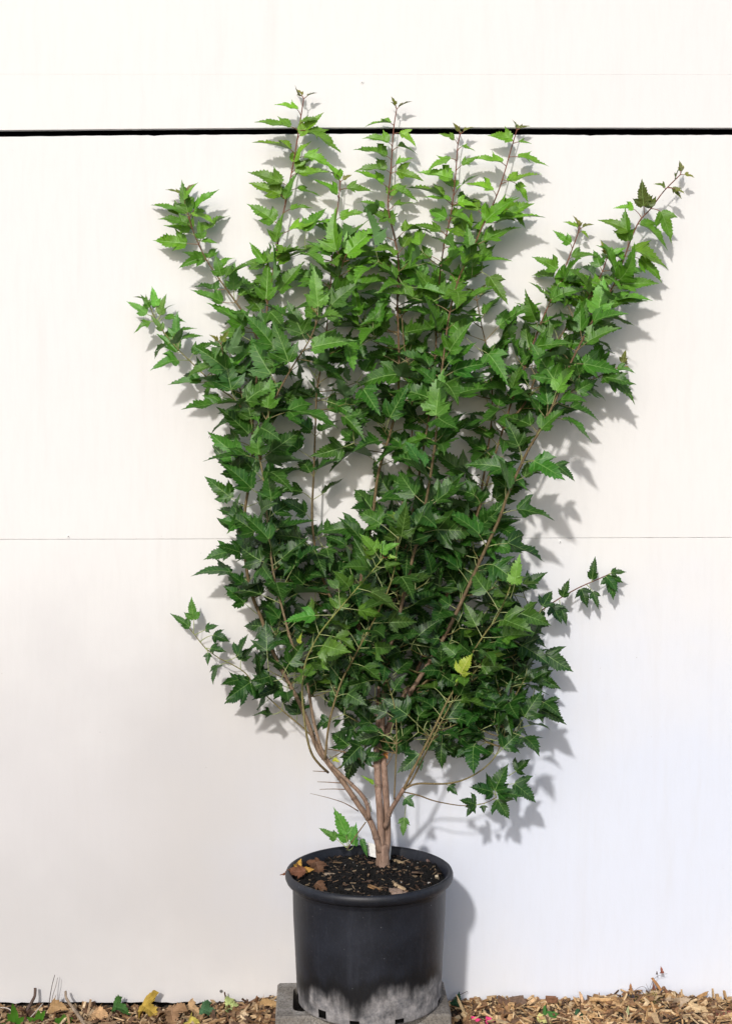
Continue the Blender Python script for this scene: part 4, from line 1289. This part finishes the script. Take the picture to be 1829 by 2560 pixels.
# seedlings with upright blades
def seedling(px, py, Y, blades, label):
    base = at(px, py, Y)
    root = empty('seedling', base)
    WORLD_POS[root.name] = base.copy()
    for dx, dz, L, w in blades:
        V, F = [], []
        m = 8
        d = unit((dx, -0.25, dz)); sidev = unit(np.cross(d, (0.2, -1, 0.1)))
        for i in range(m):
            t = i / (m - 1)
            ww = w * math.sin(math.pi * min(1, 0.12 + 0.88 * t) ** 0.9) + 0.0003
            c = np.array(base) + d * L * t + np.array([0.0, -0.2 * L * t * t, -0.12 * L * t * t])
            V += [c - sidev * ww + np.array([0, -0.3 * ww, 0]), c, c + sidev * ww + np.array([0, -0.3 * ww, 0])]
        for i in range(m - 1):
            for k in range(2):
                F.append((3 * i + k, 3 * i + k + 1, 3 * i + 4 + k, 3 * i + 3 + k))
        col = np.array([0.09, 0.26, 0.03]) * random.uniform(0.8, 1.2)
        mesh_obj('leaf', V, F, M_LEAF, root, tuple(base), True, np.tile(col, (len(V), 1)))
    tag(root, label, 'seedling')
seedling(38, 2566, .15, [(-0.25, 1, .05, .009), (0.15, 1, .065, .007), (0.5, 0.7, .05, .008), (-0.7, 0.5, .045, .009), (0.05, 1, .085, .008)], 'leafy green seedling at the far left corner of the mulch')
seedling(95, 2562, .16, [(0.15, 1, .055, .008), (0.45, 1, .06, .006), (-0.5, 0.7, .04, .007)], 'green seedling second from the left corner')
seedling(160, 2562, .16, [(-0.4, 0.6, .034, .011), (0.6, 0.7, .04, .008), (0.1, 1, .04, .008)], 'small seedling with rounded leaves below the tan leaning stick')
def stick(name, pts, r0, r1, col, label, cat='stick', group=None):
    so = Soup()
    path = catmull([tuple(at(*p)) for p in pts], 0.006)
    path[:, 1] = np.minimum(path[:, 1], WALL_Y - r0 - 0.001)
    tube(path, np.linspace(r0, r1, len(path)), 7, so, col, col, True, 0.15)
    return tag(so.build(name, M_BARK, None, tuple(path[0])), label, cat, group)
stick('stick', [(66, 2530, .20), (80, 2505, .215), (87, 2490, .225), (88, 2471, .23)], .0042, .0034, (0.11, 0.075, 0.06), 'short bent brown stick standing by the wall at the left')
stick('stem', [(121, 2525, .20), (124, 2500, .21), (130, 2465, .22), (137, 2438, .225)], .0011, .0007, (0.07, 0.05, 0.045), 'thin dark dry stem standing left, the taller one of a pair', 'dry stem')
stick('stem', [(127, 2522, .21), (132, 2490, .22), (139, 2468, .225), (144, 2445, .23)], .0009, .0006, (0.22, 0.18, 0.16), 'thin grey dry stem beside the taller dark stem', 'dry stem')
stick('stick', [(164, 2479, .225), (166, 2497, .21), (185, 2525, .18), (215, 2568, .13)], .0030, .0050, (0.33, 0.26, 0.19), 'tan stick leaning from the mulch towards the wall')
stick('stem', [(60, 2560, .15), (85, 2535, .165), (107, 2510, .185)], .0016, .0012, (0.55, 0.50, 0.44), 'pale thin straw lying across the green seedlings', 'straw')
stick('stem', [(0, 2520, .19), (20, 2522, .185), (34, 2534, .175)], .0015, .0012, (0.55, 0.50, 0.46), 'pale curved straw at the left edge of the picture', 'straw')
# right side
litter_leaf(1142, 2503, .215, .034, (0.2, -0.1, 0.9), (0.1, -0.9, 0.4), (0.03, 0.09, 0.035), 'small dark green leaf beside the right side of the block', wide=1.3, cat='fallen leaf')
stick('stem', [(1128, 2502, .21), (1150, 2488, .225), (1168, 2479, .235)], .0011, .0008, (0.20, 0.18, 0.17), 'thin grey stem leaning on the wall right of the block', 'dry stem')
single_chip('wood_chip', 1158, 2530, .17, .075, .014, .005, (0.3, R(65), 0.3), (0.50, 0.38, 0.22), 'pale splintered wood strip standing against the right side of the block', 'wood chip')
single_chip('bark_piece', 1268, 2512, .19, .06, .026, .006, (0.5, R(30), R(10)), (0.20, 0.115, 0.07), 'wide dark brown ridged bark piece right of the block', 'bark')
single_chip('bark_piece', 1293, 2505, .205, .04, .030, .004, (0.9, R(-15), R(-5)), (0.16, 0.105, 0.075), 'grey brown bark flake leaning behind the ridged bark piece', 'bark')
single_chip('wood_chip', 1331, 2503, .20, .027, .011, .006, (0.4, R(-28), 0.1), (0.68, 0.47, 0.27), 'peach wood chip tilted next to the grey brown bark flake', 'wood chip')
single_chip('bark_piece', 1376, 2500, .205, .028, .018, .012, (0.3, R(5), 0.2), (0.25, 0.125, 0.07), 'rounded reddish bark lump by the wall', 'bark')
single_chip('wood_chip', 1452, 2494, .215, .026, .013, .005, (0.1, R(78), 0.15), (0.70, 0.48, 0.30), 'peach wood chip standing upright by the wall', 'wood chip')
single_chip('wood_chip', 1500, 2500, .20, .062, .010, .005, (0.5, R(3), 0.05), (0.60, 0.38, 0.18), 'long orange tan wood strip lying right of the upright peach chip', 'wood chip')
single_chip('wood_chip', 1641, 2462, .215, .042, .010, .006, (0.2, R(55), 0.1), (0.42, 0.22, 0.10), 'orange brown wood strip sticking up out of the dry moss', 'wood chip')
single_chip('bark_piece', 1664, 2478, .21, .024, .012, .003, (0.3, R(72), 0.2), (0.26, 0.13, 0.08), 'pointed brown bark flake right of the dry moss', 'bark')
single_chip('wood_chip', 1755, 2488, .21, .030, .008, .006, (0.1, R(-20), 0.2), (0.46, 0.27, 0.12), 'small brown wood chip leaning at the right by the wall', 'wood chip')
single_chip('wood_chip', 1782, 2485, .215, .026, .010, .005, (0.1, R(82), 0.15), (0.58, 0.40, 0.22), 'wood chip near the right end, second of two standing upright', 'wood chip')
single_chip('wood_chip', 1812, 2488, .215, .024, .011, .005, (0.1, R(75), 0.3), (0.56, 0.36, 0.18), 'wood chip standing upright nearest the right edge', 'wood chip')
single_chip('bark_piece', 1808, 2537, .16, .04, .022, .005, (0.6, R(8), 0.2), (0.27, 0.10, 0.075), 'reddish brown bark piece at the lower right edge', 'bark')
litter_leaf(1748, 2528, 0.148, .075, (0.95, -0.2, -0.15), (0.0, -0.6, 0.8), (0.56, 0.40, 0.22), 'long tan dry leaf lying at the lower right', wide=.7, lobe=.4)
litter_leaf(1690, 2510, 0.163, .06, (0.5, -0.3, 0.4), (0.2, -0.8, 0.5), (0.42, 0.32, 0.22), 'grey tan curled dry leaf right of the dry moss', wide=1.1, lobe=.6, fold=.6)
litter_leaf(1375, 2541, 0.143, .045, (0.9, -0.2, 0.4), (0.0, -0.7, 0.7), (0.05, 0.16, 0.03), 'bright green lobed leaf on the mulch, left of the dark green leaf', wide=1.2)
litter_leaf(1450, 2544, 0.138, .040, (0.9, -0.2, -0.1), (0.0, -0.6, 0.8), (0.025, 0.085, 0.035), 'dark green oval leaf on the mulch below the peach chip', wide=1.4, lobe=.3)
litter_leaf(1360, 2552, 0.123, .048, (0.95, -0.2, 0.0), UPN, (0.58, 0.55, 0.22), 'pale yellow green leaf at the bottom edge', wide=.8, lobe=.4)
litter_leaf(1575, 2550, 0.128, .045, (0.8, -0.3, 0.1), UPN, (0.52, 0.58, 0.30), 'pale mint green crumpled leaf below the dry moss', wide=1.2, wave=.9)
litter_leaf(1695, 2549, 0.123, .030, (0.3, -0.3, 0.6), (0, -0.8, 0.6), (0.62, 0.33, 0.07), 'small orange leaf at the bottom right', wide=1.2, lobe=.5)
litter_leaf(1668, 2550, 0.125, .032, (0.9, -0.3, 0.1), UPN, (0.16, 0.22, 0.17), 'dull blue green leaf left of the small orange leaf', wide=1.2, lobe=.3)
litter_leaf(1186, 2551, 0.123, .024, (0.5, -0.3, 0.3), (0, -0.8, 0.6), (0.80, 0.06, 0.22), 'bright pink petal on the mulch, nearer the block', wide=1.5, lobe=.3, cat='petal', name='flower_petal')
litter_leaf(1222, 2552, 0.123, .022, (0.8, -0.3, 0.2), (0, -0.8, 0.6), (0.80, 0.06, 0.24), 'bright pink petal on the mulch, farther from the block', wide=1.5, lobe=.3, cat='petal', name='flower_petal')
# dry moss clump with wiry weed
mp = at(1622, 2500, .20)
so = Soup()
for k in range(420):
    b = np.array(mp) + np.array([rng.normal(0, .013), rng.normal(0, .007), -0.010 + abs(rng.normal(0, .010))])
    d = unit(rng.normal(0, 1, 3) + np.array([0, -0.2, 0.7]))
    e = b + d * random.uniform(.004, .010)
    sv = unit(np.cross(d, (0.1, 1, 0.2))) * 0.0007
    c = np.array([0.36, 0.30, 0.10]) * random.uniform(0.5, 1.25)
    so.add([b - sv, b + sv, e + sv * .4, e - sv * .4], [(0, 1, 2, 3)], c)
tag(so.build('dry_moss', M_LITTER, None, tuple(mp), smooth=False), 'tuft of yellowish dry moss at the right by the wall', 'moss')
wr = empty('dry_weed', at(1618, 2500, .205))
WORLD_POS[wr.name] = Vector(wr.location)
tag(wr, 'wiry dry weed with tiny brown seed heads above the moss tuft', 'dry weed')
def wstem(pts, r=0.0006):
    so = Soup(); path = catmull([tuple(at(*p)) for p in pts], 0.005)
    tube(path, np.linspace(r, r * .6, len(path)), 5, so, (0.12, 0.10, 0.10), (0.16, 0.12, 0.10), True)
    so.build('stem', M_BARK, wr, tuple(path[0]))
wstem([(1618, 2500, .205), (1626, 2465, .21), (1640, 2443, .212), (1655, 2438, .212), (1667, 2435, .212)])
wstem([(1620, 2500, .205), (1616, 2475, .205), (1605, 2467, .205), (1590, 2474, .205), (1582, 2484, .205)])
wstem([(1624, 2500, .205), (1622, 2478, .205), (1614, 2460, .205)])
wstem([(1600, 2500, .205), (1590, 2488, .205), (1580, 2472, .205), (1574, 2470, .205)])
wstem([(1612, 2500, .205), (1606, 2482, .2), (1594, 2480, .2)])
for px, py, L, col in ((1653, 2428, .018, (0.28, 0.10, 0.07)), (1641, 2434, .009, (0.10, 0.06, 0.05)), (1575, 2470, .018, (0.36, 0.17, 0.07)), (1633, 2470, .018, (0.22, 0.09, 0.06)), (1582, 2492, .014, (0.06, 0.05, 0.06))):
    r = random.Random(px)
    V, F, mask = leaf_geometry(L, 1.0, .4, .6, .3, .4, 0, r)
    Vw = V @ frame_matrix((r.uniform(-.2, .2), -0.1, 0.9), (0.2, -0.9, 0.2)).T
    p = np.array(at(px, py, .208)); Vw = Vw - Vw.mean(axis=0) + p
    mesh_obj('seed_head', Vw, F, M_LITTER, wr, tuple(p), True, np.tile(np.array(col), (len(Vw), 1)))

# ------------------------------------------------------------------ bark and dry leaves on the soil
def on_soil(px, py):
    Y = 0.0
    for _ in range(12):
        p = at(px, py, Y); z = soil_z(p.x, min(0.16, max(-0.16, p.y)))
        p2 = at(px, py, Y + 0.01)
        dz = (p2.z - p.z) / 0.01
        Y += max(-0.05, min(0.05, (z - p.z) / dz))
    return Y
def soil_chip(px, py, l, w, h, rz, col, label, tilt=0.15):
    Y = on_soil(px, py); r = random.Random(int(px * 13 + py))
    p = at(px, py, Y); p.z += h * 0.55
    so = Soup()
    M = rot(r.gauss(0, .2), tilt, rz)
    V, F = chip_geo(p, l, w, h, M, r); so.add(V, F, np.array(col))
    for k in range(2):
        V, F = chip_geo(np.array(p) + M @ np.array([r.uniform(-.2, .2) * l, r.uniform(-.3, .3) * w, .3 * h]), l * .8, w * .3, h * .5, M, r)
        so.add(V, F, np.array(col) * r.uniform(.7, 1.2))
    tag(so.build('bark_chip', M_CHIP, None, tuple(p), smooth=False), label, 'bark chip')
soil_chip(996, 2237, .040, .030, .010, 0.3, (0.36, 0.26, 0.20), 'largest pinkish bark chunk on the soil near the front rim')
soil_chip(1000, 2222, .036, .008, .006, -0.7, (0.42, 0.31, 0.19), 'narrow tan chip resting behind the pinkish chunk')
soil_chip(938, 2224, .036, .012, .005, -0.25, (0.26, 0.15, 0.07), 'brown chip at the middle front of the soil', 0.3)
soil_chip(825, 2190, .032, .009, .006, 0.5, (0.42, 0.32, 0.23), 'pale split chip left on the soil beside the dry brown leaf')
soil_chip(1060, 2150, .040, .008, .004, -0.1, (0.16, 0.11, 0.07), 'thin dark strip right behind the trunk')
soil_chip(998, 2158, .030, .009, .005, -0.5, (0.34, 0.25, 0.15), 'tan chip on the soil just right of the trunk')
soil_chip(1092, 2200, .022, .010, .006, 1.2, (0.44, 0.36, 0.25), 'pale chip standing at the right on the soil', 0.9)
soil_chip(1048, 2186, .046, .022, .005, 0.9, (0.13, 0.085, 0.06), 'flat dark brown bark slab on the right part of the soil', 0.3)
soil_chip(1093, 2222, .020, .010, .004, 0.2, (0.28, 0.20, 0.11), 'small tan chip close to the right front rim')
soil_chip(925, 2206, .018, .009, .004, 0.8, (0.13, 0.085, 0.06), 'small dark chip in the middle of the soil')
soil_chip(876, 2152, .014, .007, .004, 1.0, (0.50, 0.36, 0.17), 'small golden chip at the back left of the soil', 0.7)
soil_chip(930, 2160, .022, .014, .004, 0.3, (0.17, 0.10, 0.06), 'brown flake just left of the trunk base')
soil_chip(870, 2227, .024, .006, .004, 0.6, (0.20, 0.16, 0.11), 'slim grey chip left of the middle front')
soil_chip(1080, 2158, .034, .012, .005, 0.5, (0.20, 0.13, 0.11), 'purplish brown chip at the right back of the soil', 0.3)
soil_chip(1072, 2211, .008, .006, .004, 0.5, (0.55, 0.50, 0.45), 'tiny whitish chip at the right on the soil')
soil_chip(845, 2160, .026, .008, .004, 0.2, (0.14, 0.09, 0.05), 'dark brown chip at the back left of the soil')
def soil_leaf(px, py, L, d, n, col, label, lift=0.008, **k):
    Y = on_soil(px, py)
    o_ = litter_leaf(px, py, Y, L, d, n, col, label, **k)
    o_.location.z += lift
    return o_
soil_leaf(742, 2178, .034, (0.2, -0.2, 0.5), (0.2, -0.9, 0.4), (0.52, 0.30, 0.06), 'golden curled dry leaf inside the left rim of the pot', wide=1.4, lobe=.6)
soil_leaf(770, 2184, .022, (0.9, -0.2, 0.3), (0.1, -0.9, 0.4), (0.50, 0.27, 0.06), 'small golden leaf scrap right of the golden curled leaf', wide=1.2, lobe=.5)
soil_leaf(795, 2184, .050, (0.25, -0.3, -0.6), (0.1, -0.8, 0.5), (0.11, 0.055, 0.03), 'brown withered maple leaf at the left on the soil', wide=1.1, lobe=1.2)
soil_leaf(783, 2166, .040, (-0.8, 0.1, 0.1), (0.1, -0.8, 0.5), (0.13, 0.06, 0.03), 'brown leaf fragment behind the withered maple leaf', wide=.9, lobe=1.0)
soil_leaf(738, 2202, .062, (-0.95, -0.2, 0.0), (0.1, -0.7, 0.7), (0.15, 0.06, 0.03), 'reddish brown dry leaf hanging over the left rim of the pot', lift=0.020, wide=.7, lobe=.8)
soil_leaf(803, 2228, .044, (0.6, -0.4, -0.3), (0.1, -0.7, 0.6), (0.12, 0.06, 0.03), 'brown dry leaf at the left front rim inside the pot', wide=.9)
so = Soup()
rs = random.Random(77)
for k in range(240):
    a = rs.random() * 6.283; r_ = SOIL_R * 0.95 * math.sqrt(rs.random())
    x, y = POT.x + r_ * math.cos(a), POT.y + r_ * math.sin(a)
    c = np.array(rs.choice([(0.10, 0.06, 0.04), (0.16, 0.10, 0.06), (0.07, 0.045, 0.03), (0.22, 0.16, 0.10), (0.05, 0.03, 0.02)])) * rs.uniform(.6, 1.1)
    V, F = chip_geo((x, y, soil_z(x, y) + 0.002), rs.uniform(.005, .018), rs.uniform(.002, .006), rs.uniform(.001, .003), rot(rs.gauss(0, .4), rs.gauss(0, .4), rs.random() * 6.28), rs)
    so.add(V, F, c)
tag(so.build('bark_fines', M_CHIP, None, (POT.x, POT.y, RIM_Z - .015), smooth=False), 'small brown bark bits mixed into the potting soil', 'bark bits', kind='stuff')
# pale flecks of perlite mixed in the soil
so = Soup()
for k in range(26):
    a = random.random() * 6.283; r_ = SOIL_R * 0.93 * math.sqrt(random.random())
    x, y = POT.x + r_ * math.cos(a), POT.y + r_ * math.sin(a)
    q = random.uniform(.0006, .0014)
    c = np.array([x, y, soil_z(x, y) + q + 0.001])
    V = c + rng.normal(0, 1, (6, 3)) * q * 0.25 + np.array([(1, 0, 0), (-1, 0, 0), (0, 1, 0), (0, -1, 0), (0, 0, 1), (0, 0, -1)]) * q
    so.add(V, [(0, 2, 4), (2, 1, 4), (1, 3, 4), (3, 0, 4), (2, 0, 5), (1, 2, 5), (3, 1, 5), (0, 3, 5)], np.array([0.62, 0.60, 0.55]))
tag(so.build('perlite', M_CHIP, None, (POT.x, POT.y, RIM_Z - .015), smooth=False), 'tiny white perlite grains scattered over the potting soil', 'perlite', kind='stuff')
